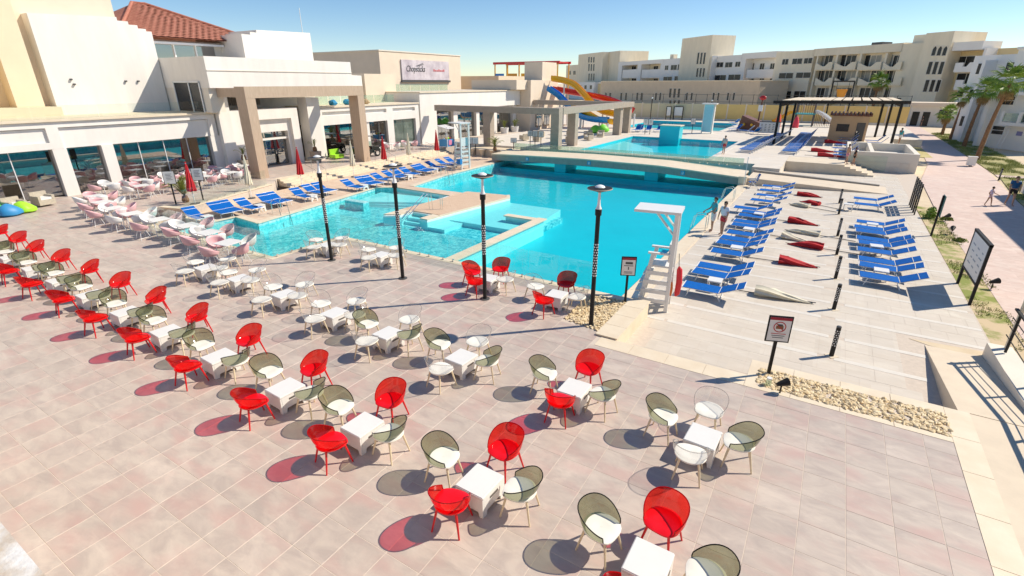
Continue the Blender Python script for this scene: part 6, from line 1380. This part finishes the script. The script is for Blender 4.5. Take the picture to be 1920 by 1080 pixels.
# buggy by the portal
bg_ = thing('buggy', 'dark green open buggy car parked beside brown portal post', 'car', (-37.4, 34.2, 0), R(85))
mb = flat('buggy_body', (.012, .016, .014), .3)
B().prism([(-1.3, .35), (1.35, .35), (1.45, .6), (1.3, .85), (.5, .95), (.45, .7), (-.5, .7), (-.6, 1.0), (-1.3, .9)], -.55, .55, axis='y').build('body', mb, bg_)
for x in (-.9, .95):
    for y in (-.62, .62):
        w_ = B().cyl((x, y - .09, .32), (x, y + .09, .32), .32, n=18).build('wheel', m_blk, bg_, True); B().cyl((x, y - .1, .32), (x, y + .1, .32), .17, n=14).build('rim', m_chrome, w_, True)
B().box(-.5, .3, -.5, .5, .7, .84).build('seat', m_brown, bg_); B().box(-.55, -.42, -.5, .5, .84, 1.2).build('seat_back', m_brown, bg_); b = B(); b.box(.5, .54, -.5, .5, .96, 1.4); b.build('windscreen', m_glassg, bg_)
for x in (-1.1, .5):
    for y in (-.5, .5): B().cyl((x, y, .9), (x, y, 1.85), .025, n=6).build('roof_post', m_chrome, bg_)
B().box(-1.2, .6, -.55, .55, 1.85, 1.9).build('roof', mb, bg_)
for y in (-.4, .4): B().ball((1.48, y, .68), .1, 10, 6).build('headlight', m_whitem, bg_, True)
o = thing('green_bench', 'lime green plastic seat beside the dark buggy', 'seat', (-38.6, 31.9, 0)); B().box(-.4, .4, -.5, .5, .1, .4).build('seat_block', flat('bean_lime', (1, 1, 1)), o); B().box(-.4, -.25, -.5, .5, .4, .85).build('backrest', flat('bean_lime', (1, 1, 1)), o)
# little stall with awning
p = G(832, 281, 0); stl = thing('snack_stall', 'small stall with white awning and blue and pink sides by far wing', 'stall', (p.x - .5, p.y + 1.2, 0))
for x in (-.55, .55):
    for y in (-.6, .6): B().cyl((x, y, 0), (x, y, 2.2), .035, n=6).build('pole', m_whitem, stl)
B().box(-.55, .55, -.6, .6, .25, .95).build('counter', flat('stall_blue', (.06, .30, .62)), stl); B().box(.56, .6, -.4, .1, .4, .9).build('pink_panel', flat('stall_pink', (.7, .25, .4)), stl)
for k in range(6): B().add([(-.75, -.75 + k * .25, 2.35), (.85, -.75 + k * .25, 2.05), (.85, -.51 + k * .25, 2.05), (-.75, -.51 + k * .25, 2.35)], [(0, 1, 2, 3)]).build('awning_strip', m_white if k % 2 else flat('awning_grey', (.6, .6, .62)), stl)
for k in range(3): B().ball((.2, -.3 + .3 * k, 1.05), .12, 8, 6).build('fruit', (m_sy, flat('bean_lime', (1, 1, 1)), m_sr)[k], stl)
# folding chair by the bridge ramp
fc = thing('folding_chair', 'white folding beach chair with blue seat at ramp foot', 'chair', (-4.2, 39.9, ZD), R(200))
for y in (-.26, .26):
    B().cyl((-.3, y, 0), (.25, y, .55), .018, n=6).build('leg', m_whitem, fc); B().cyl((.3, y, 0), (-.35, y, .95), .018, n=6).build('back_leg', m_whitem, fc); B().box(-.2, .3, y - .03, y + .03, .6, .63).build('armrest', m_whitem, fc)
B().box(-.15, .3, -.24, .24, .40, .42).build('seat', m_blue, fc); b = B(); b.add([(-.2, -.24, .5), (-.2, .24, .5), (-.36, .24, 1.0), (-.36, -.24, 1.0)], [(0, 1, 2, 3)]); b.build('backrest', m_blue, fc)
t = thing('flag_pole', 'thin white pole standing at right end of footbridge', 'pole', (-4.85, 40.2, ZD)); B().cyl((0, 0, 0), (0, 0, 2.0), .025, n=6).build('shaft', m_whitem, t); B().ball((0, 0, 2.03), .04, 8, 5).build('knob', m_whitem, t)
for x, y, hh, lb_ in ((1219, 225, 3.6, 'black lamp pole before tan annex left of notice boards'), (1330, 226, 3.2, 'short black lamp pole right of the notice boards')):
    p = G(x, y, ZU); t = thing('pole_light', lb_, 'lamp post', tuple(p)); B().cyl((0, 0, 0), (0, 0, hh), .07, n=8).build('pole', m_blk, t); B().ball((0, 0, hh + .1), .14, 8, 6).build('lamp', m_whitem, t)
# our own balcony parapet at the camera's feet
m_chip = M('chipped_paint', (.46, .33, .2), .9, .3, 7, .5, 30, c2=(.86, .85, .82))
o = B().prism([(-14, .19), (3, .19), (3, -.12), (-14, -.12)], -.4, 5.0).build('balcony_parapet', m_chip); tag(o, 'weathered white painted parapet at the lower left corner', 'parapet')
